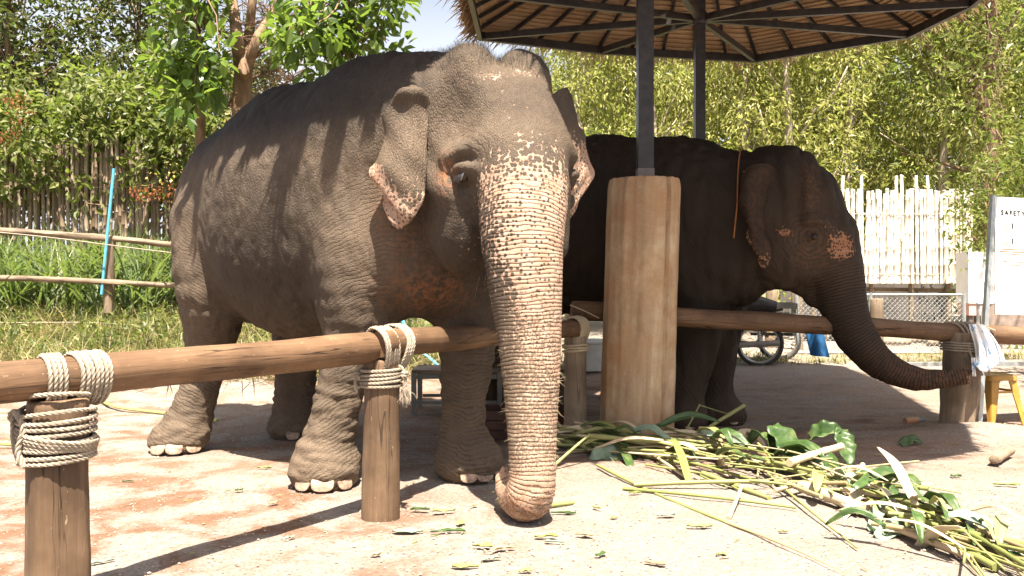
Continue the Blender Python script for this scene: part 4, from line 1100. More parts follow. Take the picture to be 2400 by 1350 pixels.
    for z, w in ((0, .02), (.05, .0)):
        b0 = m.n(); m.V.extend([tuple(v + np.array([0, 0, z])) for v in aw]); m.face(*(range(b0, b0 + len(aw)) if z else reversed(range(b0, b0 + len(aw)))))
    k = len(aw)
    for q in range(k): m.face(q, (q + 1) % k, k + (q + 1) % k, k + q)
    m.build('added_shade_thatch', M_thatch, sh)
    for q0, q1 in (((-.40, 5.6, 4.11), (-2.15, 6.0, 4.08)), ((-.40, 6.4, 4.15), (-2.5, 6.6, 4.09)), ((-.42, 7.3, 4.2), (-2.85, 7.15, 4.1)), ((-.74, 4.74, 4.10), (-2.2, 5.46, 4.07))):
        m = MB(); m.bar(q0, q1, .05, .06); m.build('added_shade_beam', M_steel, sh)
    for q in range(k - 1):  # fringe of the added wing, giving its shadow a toothed edge
        a, b = aw[q], aw[q + 1]; L = np.linalg.norm(b - a); al = (b - a) / L; nn = np.array([al[1], -al[0], 0]); nn = nn if (nn @ ((a + b) / 2 - np.array([-1.2, 6.4, 4.1]))) > 0 else -nn
        for j in range(int(L * 420)):
            p0 = a + (b - a) * random.random() + np.array([0, 0, random.uniform(-.01, .05)]); tuft = mnoise.noise((p0[0] * 10, p0[1] * 10, 2.2))
            l = max(.02, .06 + .34 * tuft + random.uniform(-.03, .03)); d = nn + al * random.gauss(.1, .25) + np.array([0, 0, random.gauss(-.2, .15)]); d /= np.linalg.norm(d)
            w = random.uniform(.006, .014); sd = np.cross(d, (0, 0, 1)); sd /= np.linalg.norm(sd); e = p0 + d * l; b0 = fringe.n()
            fringe.V.extend([tuple(p0 - sd * w - d * .05), tuple(p0 + sd * w - d * .05), tuple((p0 + e) / 2 + sd * w * .8), tuple(e), tuple((p0 + e) / 2 - sd * w * .8)]); fringe.face(b0, b0 + 1, b0 + 2, b0 + 3, b0 + 4)
    tag(fringe.build('thatch_fringe', M_thatch, sh), kind='stuff')
shelter()
# ================================================================== vegetation
def leaves(Pn, D, L, Wr, up=0.5, curl=0.15, rng=RNG, broad=False):
    """leaf blades: base points, directions, lengths, width/length ratio -> arrays (verts, quads)"""
    n = len(Pn); D = D / (np.linalg.norm(D, axis=1)[:, None] + 1e-9)
    U = rng.normal(0, 1, (n, 3)) * .7 + np.array([0, 0, up * 1.5])
    S = np.cross(D, U); S /= np.linalg.norm(S, axis=1)[:, None] + 1e-9; N = np.cross(S, D)
    L = np.asarray(L)[:, None]; W = L * Wr * .5
    if broad:
        q1 = Pn + D * L * .28 + N * L * .06; q2 = Pn + D * L * .66 + N * L * .03; tip = Pn + D * L - N * L * curl
        V = np.stack([Pn, q1 + S * W * .9, q2 + S * W * .85, tip, q2 - S * W * .85, q1 - S * W * .9], 1).reshape(-1, 3); b = np.arange(n)[:, None] * 6
        return V, np.concatenate([b + np.array([0, 1, 2, 3]), b + np.array([0, 3, 4, 5])])
    mid = Pn + D * L * .45 + N * L * .03; tip = Pn + D * L - N * L * curl
    V = np.stack([Pn, mid + S * W + N * L * .05, tip, mid - S * W + N * L * .05], 1).reshape(-1, 3)
    b = np.arange(n)[:, None] * 4
    F = np.concatenate([b + np.array([0, 1, 2]), b + np.array([0, 2, 3])])
    return V, F

def crown_points(clumps, per, spread, rng, flat=.75):
    """leaf base points gathered in clumps: sprays round twig ends"""
    P_, D_ = [], []
    for c, r in clumps:
        k = max(4, int(per * r ** 2 / .25))
        q = rng.normal(0, 1, (k, 3)); q /= np.linalg.norm(q, axis=1)[:, None]; q *= (r * (.45 + .6 * rng.random(k) ** .6))[:, None]; q[:, 2] *= flat
        P_.append(c + q); D_.append(q / r + rng.normal(0, .55, (k, 3)) + np.array([0, 0, -spread]))
    return np.concatenate(P_), np.concatenate(D_)

M_euc = leaf_mat('leaf_yellow_green', [(.24, .235, .055), (.38, .36, .11), (.50, .46, .18)], .45)
M_dark = leaf_mat('leaf_dull_green', [(.035, .045, .014), (.075, .085, .025), (.15, .12, .05)], .25)
M_mid = leaf_mat('leaf_mid_green', [(.075, .098, .018), (.15, .17, .045), (.26, .25, .09)], .38)
M_big = leaf_mat('leaf_bright_green', [(.035, .07, .012), (.075, .13, .022), (.13, .18, .04)], .45, .35, .45)
M_lime = leaf_mat('leaf_lime', [(.14, .18, .02), (.21, .25, .04)], .4)
M_grass = leaf_mat('grass_blade', [(.075, .115, .04), (.14, .19, .08), (.26, .27, .15)], .35)
M_dry = leaf_mat('dry_grass_blade', [(.24, .175, .085), (.34, .27, .14), (.16, .16, .055)], .25)
M_rust = leaf_mat('dry_flower_rust', [(.20, .055, .02), (.34, .11, .04)], .2)
M_yel = leaf_mat('flower_yellow', [(.75, .55, .12), (.85, .72, .30)], .3)
def bark_mat(name, a, b_):
    t = NT(name); n = t.noise(1.0, 5, .65, vec=t.map((14, 14, 3)), dist=.5)
    return t.fin(t.mix(t.ramp(n, [(.3, 0.), (.7, 1.)]), a, b_), .9, t.bump(n, .6, .02), spec=.12)
M_bark = bark_mat('bark_brown', (.12, .075, .045), (.27, .18, .115))
M_barkp = bark_mat('bark_pale', (.28, .22, .16), (.50, .42, .33))

def limb(m, a, b, r0, r1, rng, n=8, wob=.06, k=8):
    t = np.linspace(0, 1, k)[:, None]; pts = np.array(a) + (np.array(b) - np.array(a)) * t
    L = np.linalg.norm(np.array(b) - np.array(a)); w = rng.normal(0, wob * L / 3, (k, 3)) * np.sin(t * PI); pts = pts + w
    m.tube(pts, np.linspace(r0, r1, k), n); return pts

def tree_meshes(seed, H, trunk_r, crown0, cr, nclump, per, leaf, wr, spread, clr=(.35, .75), flat=.75, lean=0.0, top_taper=.35, broad=False, lf=2):
    """meshes about the origin: trunk with limbs, crown of leaves"""
    rng = np.random.default_rng(seed); m = MB()
    pts = limb(m, (0, 0, -.1), (lean, 0, H * .97), trunk_r, trunk_r * .22, rng, 9, .02, 14)
    clumps = []
    for i in range(nclump):
        f = crown0 + (1 - crown0) * rng.random() ** .9
        base = pts[min(13, int(f * 13 * .92))]; a = rng.random() * 6.283; rad = cr * (1 - (1 - top_taper) * max(0, (f - crown0) / (1 - crown0)) ** 1.5) * math.sqrt(.1 + .9 * rng.random())
        e = np.array([base[0] + rad * math.cos(a), base[1] + rad * math.sin(a), f * H + rng.normal(0, .25) + .12 * rad])
        clumps.append((e, rng.uniform(*clr)))
        if i % lf == 0: limb(m, base, e, trunk_r * .28 * (1.1 - f * .6), .012, rng, 5, .1, 5)
    Pn, D = crown_points(clumps, per, spread, rng, flat)
    V, F = leaves(Pn, D, rng.uniform(leaf * .7, leaf * 1.35, len(Pn)), wr, rng=rng, broad=broad)
    tm = bpy.data.meshes.new('trunk'); tm.from_pydata(m.V, [], m.F); tm.polygons.foreach_set('use_smooth', np.ones(len(tm.polygons), bool))
    return tm, mesh_np('crown', V, F, False)

def place_tree(name, label, cat, xy, meshes, mats, group=None, rot=0.0, sc=1.0, z=None):
    z = float(terrain(*xy)) if z is None else z
    t = thing(name, label, cat, (xy[0], xy[1], z), group); t.rotation_euler = (0, 0, rot); t.scale = (sc,) * 3
    for nm, me, mt in (('trunk', meshes[0], mats[0]), ('crown', meshes[1], mats[1])):
        if not me.materials: me.materials.append(mt)
        o = bpy.data.objects.new(nm, me); COL.objects.link(o); o.parent = t
    return t

# ---- the wood on the right
kinds = [tree_meshes(100 + k, 9.5, .11, .16, 1.55, 150, 84, .118, .36, .75, (.30, .62), lf=5) for k in range(4)]
spots = []
rw = np.random.default_rng(5)
for row, (y, n, x0, x1) in enumerate(((19, 8, 1.0, 12.8), (22.5, 9, .8, 15), (27, 9, 1.2, 18.5))):
    for i in range(n):
        spots.append((x0 + (x1 - x0) * (i + .5) / n + rw.normal(0, .4), y + rw.normal(0, .7)))
for i, xy in enumerate(spots):
    place_tree('slender_tree', 'slender pale-stemmed tree with drooping yellow-green leaves in the wood beyond the shelter', 'tree', xy, kinds[i % 4], (M_barkp, M_euc), 'slender trees of the wood beyond the shelter', rot=i * 2.4, sc=.88 + .3 * rw.random())
far = []
for i in range(330):
    x = rw.uniform(-2, 30); h = rw.uniform(.3, 8.5) * (1.0 if x > 3 else .62); far.append((np.array([x, 33 + rw.normal(0, 1.2), .3 + h]), rw.uniform(.7, 1.2)))
Pn, D = crown_points(far, 30, .5, rw); V, F = leaves(Pn, D, rw.uniform(.22, .42, len(Pn)), .3, rng=rw)
tag(link('far_wood', mesh_np('far_wood', V, F, False), M_mid), 'hazy green mass of the wood far behind the slender trees', 'wood', kind='stuff')
lowb = tree_meshes(210, 3.3, .05, .15, 1.5, 60, 70, .10, .45, .3, (.3, .55))
for i, xy in enumerate(((2.0, 15.2), (3.9, 15.8))):
    place_tree('lime_bush', ['lime-green bush rising just above the brown elephant\'s back', 'lime-green bush behind the rear steel post'][i], 'bush', xy, lowb, (M_bark, M_lime), 'lime bushes behind the brown elephant', rot=i * 2, sc=1.02 - .1 * i)
# ---- shaggy tree and shrubs at the right edge
sg = tree_meshes(220, 9.5, .17, .25, 1.7, 120, 60, .13, .40, .25, (.35, .6), lf=7)
t = place_tree('shaggy_tree', 'tree with a vine-shagged grey trunk standing behind the signboard', 'tree', (9.7, 17.5), sg, (M_bark, M_mid), sc=1.2)
m = MB(); rs = np.random.default_rng(3)
for k in range(420):
    z = rs.uniform(.8, 4.6); a = rs.random() * 6.28; q = np.array([9.7 + .2 * math.cos(a), 17.5 + .2 * math.sin(a), z * 1.2 + .24]); d = np.array([math.cos(a) * .5, math.sin(a) * .5, rs.normal(-.7, .5)]); l = rs.uniform(.12, .4)
    m.tube([q, q + d * l * .5 + rs.normal(0, .03, 3), q + d * l], [.006, .004, .002], 3, caps=False)
o = m.build('dead_vines', simple_mat('vine_dry', (.34, .25, .17), .9), t); tag(o, kind='stuff')
sb = tree_meshes(230, 3.0, .04, .1, .62, 46, 80, .10, .5, .1, (.22, .4))
place_tree('shrub', 'sunlit leafy shrub between the bamboo screen and the signboard', 'shrub', (8.15, 14.6), sb, (M_bark, M_mid), sc=1.03)
place_tree('shrub', 'sunlit shrub behind the top of the signboard', 'shrub', (9.1, 14.9), sb, (M_bark, M_lime), rot=2.2, sc=1.15)
# overhanging branch, top right
br = tree_meshes(240, 5.6, .07, .66, 1.7, 40, 60, .09, .5, .2, (.22, .4), lf=4)
place_tree('overhanging_tree', 'dark-branched tree reaching into the top right corner', 'tree', (6.55, 9.2), br, (M_bark, M_mid), rot=.6)

# ---- left side
tl = tree_meshes(300, 8.5, .16, .18, 2.3, 150, 60, .16, .5, .15, (.35, .7))
tl2 = tree_meshes(301, 8.0, .16, .15, 2.2, 150, 60, .15, .5, .15, (.35, .7))
for i, (xy, me, lab) in enumerate((((-11.6, 19.6), tl, 'tall dull-green tree at the far left above the bamboo palings'), ((-8.9, 20.4), tl2, 'tall brownish-green tree behind the middle of the bamboo palings'), ((-14.0, 21.5), tl2, 'tall dark tree at the very left edge behind the palings'), ((-6.6, 21.5), tl, 'dull-green tree behind the palings beside the forked tree'))):
    place_tree('tall_tree', lab, 'tree', xy, me, (M_bark, M_dark), 'tall trees behind the bamboo palings', rot=i * 1.7, sc=(1, .98, 1.02, .72)[i])
lv = tree_meshes(310, 3.3, .05, .25, 1.25, 70, 60, .17, .5, .35, (.25, .5), broad=True)
lv2 = tree_meshes(311, 3.1, .05, .25, 1.25, 70, 60, .17, .5, .35, (.25, .5), broad=True)
for i, (x, y, s_) in enumerate(((-9.9, 16.7, 1.02), (-8.4, 16.9, 1.05), (-7.0, 16.7, 1.06), (-5.8, 16.6, .88), (-11.3, 17.0, 1.05), (-4.9, 16.9, .72))):
    place_tree('leafy_shrub', ['sunlit broad-leaved shrub spilling over the palings near the left edge', 'sunlit broad-leaved shrub spilling over the palings left of the blue pole', 'sunlit broad-leaved shrub spilling over the palings right above the blue pole', 'sunlit broad-leaved shrub just left of the grey elephant\'s rump', 'sunlit broad-leaved shrub cut by the left edge', 'small shrub half hidden by the grey elephant\'s rump'][i], 'shrub', (x, y), (lv, lv2)[i % 2], (M_bark, M_mid), 'shrubs spilling over the palings', rot=i * 1.3, sc=s_, z=1.7 + (0, .2, .1, -.2, .1, .2)[i])
# overhang of leaves in front of the palings
rl = np.random.default_rng(77); cl = []
for i in range(60):
    px = rl.uniform(-40, 520); py = rl.uniform(200, 345) + 35 * math.sin(px * .02); cl.append((P(px, py, rl.uniform(15.3, 16.0)), rl.uniform(.2, .42)))
Pn, D = crown_points(cl, 60, .5, rl); V, F = leaves(Pn, D, rl.uniform(.10, .22, len(Pn)), .48, rng=rl)
tag(link('creeper', mesh_np('creeper', V, F, False), M_mid), 'leafy creeper hanging over the top of the bamboo palings', 'creeper', kind='stuff')
# dry rust-coloured flower heads and yellow blossom
def spray(name, label, cat, spots, mat, leaf, per, d, group=None, wr=.5, r=(.12, .22)):
    for px, py in spots:
        cl = [(P(px + rl.normal(0, 14), py + rl.normal(0, 12), d), rl.uniform(*r)) for _ in range(5)]
        Pn, D = crown_points(cl, per, .6, rl); V, F = leaves(Pn, D, rl.uniform(leaf * .6, leaf * 1.3, len(Pn)), wr, rng=rl); c = P(px, py, d)
        o = link(name, mesh_np(name, V - c, F, False), mat); o.location = tuple(c); tag(o, label[(px, py)] if isinstance(label, dict) else label, cat, group, 'stuff')
spray('dry_flower_spray', {(345, 450): 'rust-brown dry flower spray hanging on the palings right of the blue pole', (395, 445): 'rust-brown dry flower spray under the yellow blossom', (40, 255): 'rust-brown dry flower spray near the upper left edge', (15, 320): 'rust-brown dry flower spray at the left edge'}, 'flower spray', [(345, 450), (395, 445), (40, 255), (15, 320)], M_rust, .06, 260, 15.2, 'dry flower sprays on the palings')
spray('yellow_blossom', {(395, 420): 'pale yellow blossom above the rust-brown spray', (505, 385): 'pale yellow blossom beside the grey elephant\'s rump', (530, 290): 'pale yellow blossom above the grey elephant\'s rump'}, 'blossom', [(395, 420), (505, 385), (530, 290)], M_yel, .06, 40, 15.1, 'yellow blossoms by the palings', .8, (.1, .2))
spray('blossom_bush', 'fine-leaved bush carrying pale yellow blossom against the elephant\'s rump', 'bush', [(500, 370)], M_mid, .08, 300, 15.3, None, .4, (.3, .5))

# forked tree with bare twigs
def forked_tree():
    r = np.random.default_rng(12); b = P(572, 340, 14.0); b[2] = float(terrain(b[0], 14.0))
    t = thing('forked_tree', 'brown forked tree with bare twigs rising behind the grey elephant\'s back', 'tree', b)
    m = MB(); f0 = P(567, 270, 14.0); f1 = P(570, 175, 14.0)
    m.tube(spline([b, (b + f0) / 2 + (.05, 0, 0), f0, f1], 20), np.linspace(.20, .15, 20), 12)
    m.build('trunk', M_bark, t, smooth=True)
    tips = []
    for pts, r0, r1 in (([(568, 185), (556, 90), (545, 0), (530, -120)], .12, .06), ([(570, 180), (582, 95), (592, 0), (610, -140)], .10, .05), ([(575, 185), (600, 95), (645, 15), (700, -90)], .09, .04), ([(578, 150), (630, 110), (700, 98), (760, 105)], .04, .012),
                        ([(560, 215), (520, 255), (490, 240)], .03, .01), ([(580, 190), (640, 165), (690, 190)], .03, .01), ([(575, 240), (640, 215), (690, 180)], .045, .014), ([(560, 120), (500, 60), (450, 30)], .03, .01), ([(590, 60), (640, 40), (700, 60)], .025, .008)):
        q = spline([P(x, y, 14.0 + .5 * math.sin(i * 1.9 + x)) for i, (x, y) in enumerate(pts)], 16); q[0] = P(pts[0][0], pts[0][1], 14.0)
        m = MB(); m.tube(q, np.linspace(r0, r1, 16), 8); m.build('limb', M_bark, t, smooth=True); tips += [q[i] for i in range(5, 16, 2)]
    m = MB()
    for q in tips:
        for k in range(6):
            d = r.normal(0, 1, 3); d[2] = abs(d[2]) * .8 - .1; d /= np.linalg.norm(d); l = r.uniform(.25, .8)
            e = q + d * l; m.tube([q, (q + e) / 2 + r.normal(0, .05, 3), e], [.010, .006, .003], 4, caps=False)
            for _ in range(2):
                d2 = d + r.normal(0, .6, 3); m.tube([(q + e) / 2, (q + e) / 2 + d2 * l * .4], [.005, .002], 3, caps=False)
    tag(m.build('twigs', M_bark, t), kind='stuff')
    cl = [(q + r.normal(0, .25, 3), r.uniform(.15, .3)) for q in tips[::3]]
    Pn, D = crown_points(cl, 14, .4, r); V, F = leaves(Pn, D, r.uniform(.08, .16, len(Pn)), .45, rng=r)
    link('sparse_leaves', mesh_np('sparse_leaves', V - b, F, False), M_mid, t)
forked_tree()

# two big-leaved trees whose sprays hang into the top of the picture
def hanging_tree(label, base, crown_px, d, n, seed, leaf):
    r = np.random.default_rng(seed); b = np.array([base[0], base[1], float(terrain(*base))]); t = thing('broadleaf_tree', label, 'tree', b, 'big-leaved trees')
    x0, x1, y0, y1 = crown_px; top = P((x0 + x1) / 2, y0 - 160, d)
    m = MB(); m.tube(spline([b, b + (top - b) * .5 + (.1, .1, 0), top], 16), np.linspace(.12, .05, 16), 9); stem = spline([b, b + (top - b) * .5 + (.1, .1, 0), top], 16)
    m.build('trunk', M_bark, t, smooth=True); m = MB(); cl = []
    for i in range(n):
        fx = r.random(); px = x0 + (x1 - x0) * fx; lim = y1 - (y1 - y0) * .55 * abs(fx - .45) * 1.3
        py = y0 - 140 + (lim - y0 + 140) * r.random() ** .7; c = P(px, py, d + r.normal(0, .45)); cl.append((c, r.uniform(.2, .36)))
        if i % 2 == 0: limb(m, stem[r.integers(9, 16)], c, .018, .006, r, 5, .12, 6)
    m.build('branches', M_bark, t, smooth=True)
    Pn, D = crown_points(cl, 60, .35, r, .9); V, F = leaves(Pn, D, r.uniform(leaf * .7, leaf * 1.3, len(Pn)), .55, rng=r, up=1.2, broad=True)
    link('crown', mesh_np('crown', V - b, F, False), M_big, t)
hanging_tree('bright big-leaved tree hanging over the grey elephant\'s back', (-2.4, 12.3), (668, 935, 0, 205), 12.0, 66, 21, .19)
hanging_tree('big-leaved tree whose sprays hang left of the forked tree', (-5.6, 15.0), (375, 520, 0, 250), 13.4, 40, 23, .22)

# ---- grass on the bank
def blades(n, xr, yr, lr, w, lean, seed, clump=0):
    r = np.random.default_rng(seed); x = r.uniform(*xr, n); y = r.uniform(*yr, n)
    if clump:
        k = r.integers(0, clump, n); cx, cy = r.uniform(*xr, clump), r.uniform(*yr, clump); x = cx[k] + r.normal(0, .13, n); y = cy[k] + r.normal(0, .13, n)
    z = terrain(x, y) - .02; L = r.uniform(*lr, n); a = r.random(n) * 6.283; ln = r.uniform(.1, lean, n)
    d = np.stack([np.cos(a) * ln, np.sin(a) * ln, np.ones(n)], 1); p = np.stack([x, y, z], 1); sd = np.stack([-np.sin(a), np.cos(a), np.zeros(n)], 1); sd += r.normal(0, .4, (n, 3)) * [1, 1, 0]
    rows = []
    for t, ww in ((0, .6), (.35, 1), (.7, .75), (1, .08)):
        c = p + d * (L * t)[:, None] + np.stack([np.cos(a), np.sin(a), -np.ones(n) * .7], 1) * (L * t ** 2.4 * ln * .8)[:, None]
        rows += [c - sd * w * ww, c + sd * w * ww]
    V = np.stack(rows, 1).reshape(-1, 3); b = np.arange(n)[:, None] * 8
    F = np.concatenate([b + np.array([2 * i, 2 * i + 1, 2 * i + 3, 2 * i + 2]) for i in range(3)])
    return V, F
for nm, lab, args, mt in (('tall_grass', 'tall green reed grass growing on the bank by the palings', (3600, (-10.5, -3.6), (13.5, 15.7), (.6, 1.5), .018, .7, 1, 170), M_grass),
                          ('low_grass', 'low green weeds along the foot of the bank', (8000, (-10, .3), (11.2, 14.0), (.10, .36), .008, 1.1, 2, 600), M_grass),
                          ('dry_grass', 'tangled dry straw and grass at the edge of the sand', (12000, (-10, .6), (10.3, 13.6), (.12, .55), .006, 1.6, 3, 600), M_dry),
                          ('yard_grass', 'thin grass tufts at the yard edge behind the rail', (2500, (2.2, 8.2), (11.4, 13.2), (.05, .16), .006, 1.3, 4, 90), M_dry)):
    V, F = blades(*args); tag(link(nm, mesh_np(nm, V, F), mt), lab, 'grass', kind='stuff')
r = np.random.default_rng(91)
for i, (px, py, s_) in enumerate(((345, 800, 1.0), (30, 800, .9), (250, 770, .8))):
    d = 11.6; c = P(px, py, d); c[2] = float(terrain(c[0], c[1])); q = [(c + np.array([r.normal(0, .16), r.normal(0, .12), r.uniform(.1, .6) * s_]), r.uniform(.1, .2)) for _ in range(14)]
    Pn, D = crown_points(q, 70, 0, r); V, F = leaves(Pn, D, r.uniform(.06, .14, len(Pn)), .4, rng=r)
    m = MB()
    for k in range(9): m.tube([c, c + np.array([r.normal(0, .12), r.normal(0, .1), .6 * s_])], [.006, .003], 4)
    t = thing('weed', ['leafy green weed standing at the sand edge near the hind leg', 'leafy weed at the left edge of the bank', 'leafy weed between the two log rails'][i], 'plant', c, 'weeds on the bank'); m.build('stems', M_grass, t); link('foliage', mesh_np('foliage', V - c, F, False), M_mid, t)
# far hill
hx = np.linspace(-260, 420, 60); m = MB()
for j, y in enumerate((380, 420, 470)):
    for x in hx: m.V.append((x, y, -2 + (0, 1, .5)[j] * max(2, 55 * math.exp(-((x - 260) / 120) ** 2) + 6 * mnoise.noise((x * .02, 0, 0)))))
for j in range(2):
    for i in range(59): m.face(j * 60 + i, j * 60 + i + 1, (j + 1) * 60 + i + 1, (j + 1) * 60 + i)
tag(m.build('hills', simple_mat('hill_forest', (.06, .10, .09), .9, var=.3, scale=.05), smooth=True), kind='structure')
# ================================================================== background fences and yard
def cane_mesh(name, H, r, seed, node=.32, bow=.02):
    rg = random.Random(seed); m = MB(); pts, rad = [], []; z = 0.0; ph = rg.random() * 6
    while z < H:
        for dz, k in ((0, 1.0), (.012, 1.16), (.024, 1.0)):
            if z + dz < H: pts.append((bow * math.sin(z * 1.1 + ph), bow * .6 * math.cos(z * .9 + ph), z + dz)); rad.append(r * k)
        z += node * rg.uniform(.85, 1.15)
    pts.append((bow * math.sin(H * 1.1 + ph), 0, H)); rad.append(r * .95)
    m.tube(pts, rad, 7); me = bpy.data.meshes.new(name); me.from_pydata(m.V, [], m.F); me.polygons.foreach_set('use_smooth', np.ones(len(me.polygons), bool)); auto_sharp(me); return me
def bamboo_mat(name, cols):
    t = NT(name); r = t.objrand(); n = t.noise(1.0, 5, .65, vec=t.map((12, 12, 1.6)))
    c = t.ramp(r, [(i / (len(cols) - 1), c) for i, c in enumerate(cols)])
    c = t.mix(t.ramp(n, [(.45, 0.), (.72, .75)]), c, tuple(x * .38 for x in cols[0]))
    return t.fin(c, .7, t.bump(n, .4, .006), spec=.2)
M_bam = bamboo_mat('bamboo_weathered', [(.13, .088, .055), (.23, .165, .11), (.33, .26, .185), (.17, .115, .075)])
M_bamp = bamboo_mat('bamboo_bleached', [(.66, .58, .48), (.74, .69, .61), (.70, .64, .55), (.56, .47, .36)])
def paling(name, label, a, b, n, H, r, mat, z0, jag, group_ties, talls=()):
    t = thing(name, label, 'fence', ((a[0] + b[0]) / 2, (a[1] + b[1]) / 2, z0)); rg = random.Random(name)
    ms = [cane_mesh('bamboo_cane', H, r * rg.uniform(.85, 1.15), k) for k in range(6)]
    for me in ms: me.materials.append(mat)
    for i in range(n):
        f = (i + .5) / n; o = bpy.data.objects.new('bamboo_cane', ms[rg.randrange(6)]); COL.objects.link(o); o.parent = t
        o.location = (a[0] + (b[0] - a[0]) * f - (a[0] + b[0]) / 2 + rg.gauss(0, .008), a[1] + (b[1] - a[1]) * f - (a[1] + b[1]) / 2 + rg.uniform(-.02, .02), 0)
        s = 1 - jag * rg.random() ** 2
        if i in talls: s = 1.14
        o.scale = (1, 1, s); o.rotation_euler = (rg.gauss(0, .006), rg.gauss(0, .008), rg.random() * 6.28)
    for zt in group_ties:
        m = MB(); m.tube([(a[0], a[1] + .05, z0 + zt), ((a[0] + b[0]) / 2, (a[1] + b[1]) / 2 + .05, z0 + zt + .02), (b[0], b[1] + .05, z0 + zt)], .02, 7); m.build('cross_cane', mat, t, smooth=True)
        m = MB(); m.tube([(a[0] + (b[0] - a[0]) * f, a[1] + (b[1] - a[1]) * f - r * 1.25, z0 + zt + .012 * math.sin(f * 90)) for f in np.linspace(0, 1, 60)], .006, 5); m.build('tie_wire', M_rope_dull, t)
    return t
paling('bamboo_palings', 'weathered brown bamboo palings behind the bank on the left', (-10.9, 16.0), (-4.4, 16.2), 96, 3.25, .036, M_bam, .85, .10, (.7, 2.3))
paling('bamboo_screen', 'sun-bleached bamboo screen raised on posts behind the brown elephant\'s head', (5.55, 16.0), (8.62, 16.0), 66, 1.78, .031, M_bamp, 1.33, .06, (.18, 1.3), talls=(14, 22, 36, 38, 43, 47))

def left_rails():
    f = thing('rustic_rail_fence', 'thin rustic rail fence of crooked poles on the grassy bank', 'fence', (-6.4, 13.0, .6))
    log('rail', P(-60, 538, 12.6), P(440, 578, 13.3), .055, .045, f, M_grey, n=12, seg=40, seed=31, lump=.35, bend=.03)
    log('rail', P(-60, 650, 12.5), P(445, 672, 13.2), .045, .040, f, M_grey, n=12, seg=40, seed=33, lump=.35, bend=.02)
    b = P(255, 735, 13.05); log('post', b, P(258, 560, 13.05), .085, .07, f, M_grey, n=14, seg=20, seed=35, lump=.3)
    b = P(-45, 760, 12.6); log('post', b, P(-40, 520, 12.6), .085, .07, f, M_grey, n=14, seg=20, seed=36, lump=.3)
    b = P(660, 830, 12.6); log('post', b, P(660, 600, 12.6), .09, .08, f, M_grey, n=14, seg=20, seed=37, lump=.3)
    for pts in ([(-40, 541), (120, 557), (300, 580), (440, 597)], [(-40, 757), (200, 756), (330, 762), (450, 755)]):
        m = MB(); m.tube(spline([P(x, y, 12.45 + .0012 * x) for x, y in pts], 24), .009, 5); m.build('cord', M_rope, f, smooth=True)
left_rails()
M_blue = simple_mat('blue_plastic', (.10, .36, .48), .4, var=.15)
m = MB(); a, b = P(267, 395, 12.9), P(238, 690, 12.9); m.tube([a, (a + b) / 2, b], .022, 8); a[2] -= 0
tag(m.build('pole', M_blue, smooth=True), 'slim light-blue plastic pole leaning on the rustic rail', 'pole')
m = MB(); m.tube(spline([P(938, 735, 11.2), P(952, 770, 11.1), P(965, 805, 11.0), P(1010, 842, 10.7), P(1040, 868, 10.4)], 24), .018, 7)
tag(m.build('hose', M_blue, smooth=True), 'light-blue hose trailing down behind the grey elephant\'s forelegs', 'hose')
m = MB(); m.tube([P(943, 735, 11.6), P(943, 815, 11.6)], .022, 7); tag(m.build('stake', simple_mat('teal_plastic', (.05, .25, .28), .5), smooth=True), 'short teal stake at the bank behind the grey elephant', 'stake')
for nm, pts, rr, lab in (('cane_stalk', [(215, 925, .02), (260, 950, .03), (330, 962, .02), (420, 972, .02), (510, 985, .02)], .016, 'long green cane stalk lying on the sand by the hind foot'), ('cane_stalk', [(-30, 1040, .03), (40, 1042, .03), (75, 1045, .03)], .012, 'green cane stalk poking out behind the near post')):
    m = MB(); m.tube(spline([G(x, y, z) for x, y, z in pts], 20), rr, 8); tag(m.build(nm, leaf_mat('cane_' + nm, [(.30, .33, .09), (.38, .38, .14)], 0.0), smooth=True), lab, 'stalk')

# ------------------------------------------------------------------ yard on the right
M_galv = simple_mat('galvanised_steel', (.36, .38, .37), .42, .6, var=.2, scale=18)
def wire_fence():
    y = 12.9; z0 = float(terrain(6, y)); z1 = 1.15; x0, x1 = 4.3, 6.85
    f = thing('wire_fence', 'chain-link wire fence across the bright yard', 'fence', (6, y, z0))
    for x in (5.42, 6.83, 4.3): m = MB(); m.tube([(x, y, z0 - .05), (x, y, z1 + .03)], .03, 10); m.build('post', M_galv, f, smooth=True)
    for z in (z1, z0 + .03): m = MB(); m.tube([(x0, y, z), (x1, y, z)], .018, 8); m.build('rail', M_galv, f, smooth=True)
    m = MB(); s = .075; H = z1 - z0 - .05
    for dr in (1, -1):
        for k in range(int((x1 - x0 + H) / s) + 1):
            xa = x0 - H + k * s; pts = []
            for j in range(2):
                zz = z0 + .04 + H * j; xx = xa + (H * j if dr > 0 else H * (1 - j)); pts.append((xx, zz))
            (ax, az), (bx, bz) = pts
            if bx == ax: continue
            def clip(xx): return az + (bz - az) * (xx - ax) / (bx - ax)
            lo, hi = sorted((ax, bx)); lo, hi = max(lo, x0), min(hi, x1)
            if hi - lo < .03: continue
            m.tube([(lo, y + .004 * dr, clip(lo)), (hi, y + .004 * dr, clip(hi))], .0035, 4, caps=False)
    tag(m.build('wire_mesh', M_galv, f), kind='stuff')
wire_fence()
M_white = simple_mat('white_paint', (.78, .76, .72), .6, var=.05); M_pink = simple_mat('faded_red_paint', (.55, .33, .28), .7, var=.15)
M_dk = simple_mat('dark_sheet', (.10, .085, .075), .6, var=.4, scale=4)
t = thing('bamboo_hut_frame', 'open frame hut under the bamboo screen with a dark sheet standing in for its shade', 'hut', (7, 16.4, .25))
for x in (5.7, 6.45, 6.75, 7.55, 8.25): m = MB(); m.tube([(x, 16.12, .2), (x + random.uniform(-.05, .05), 16.12, 1.5)], .05, 9); m.build('post', M_grey, t, smooth=True)
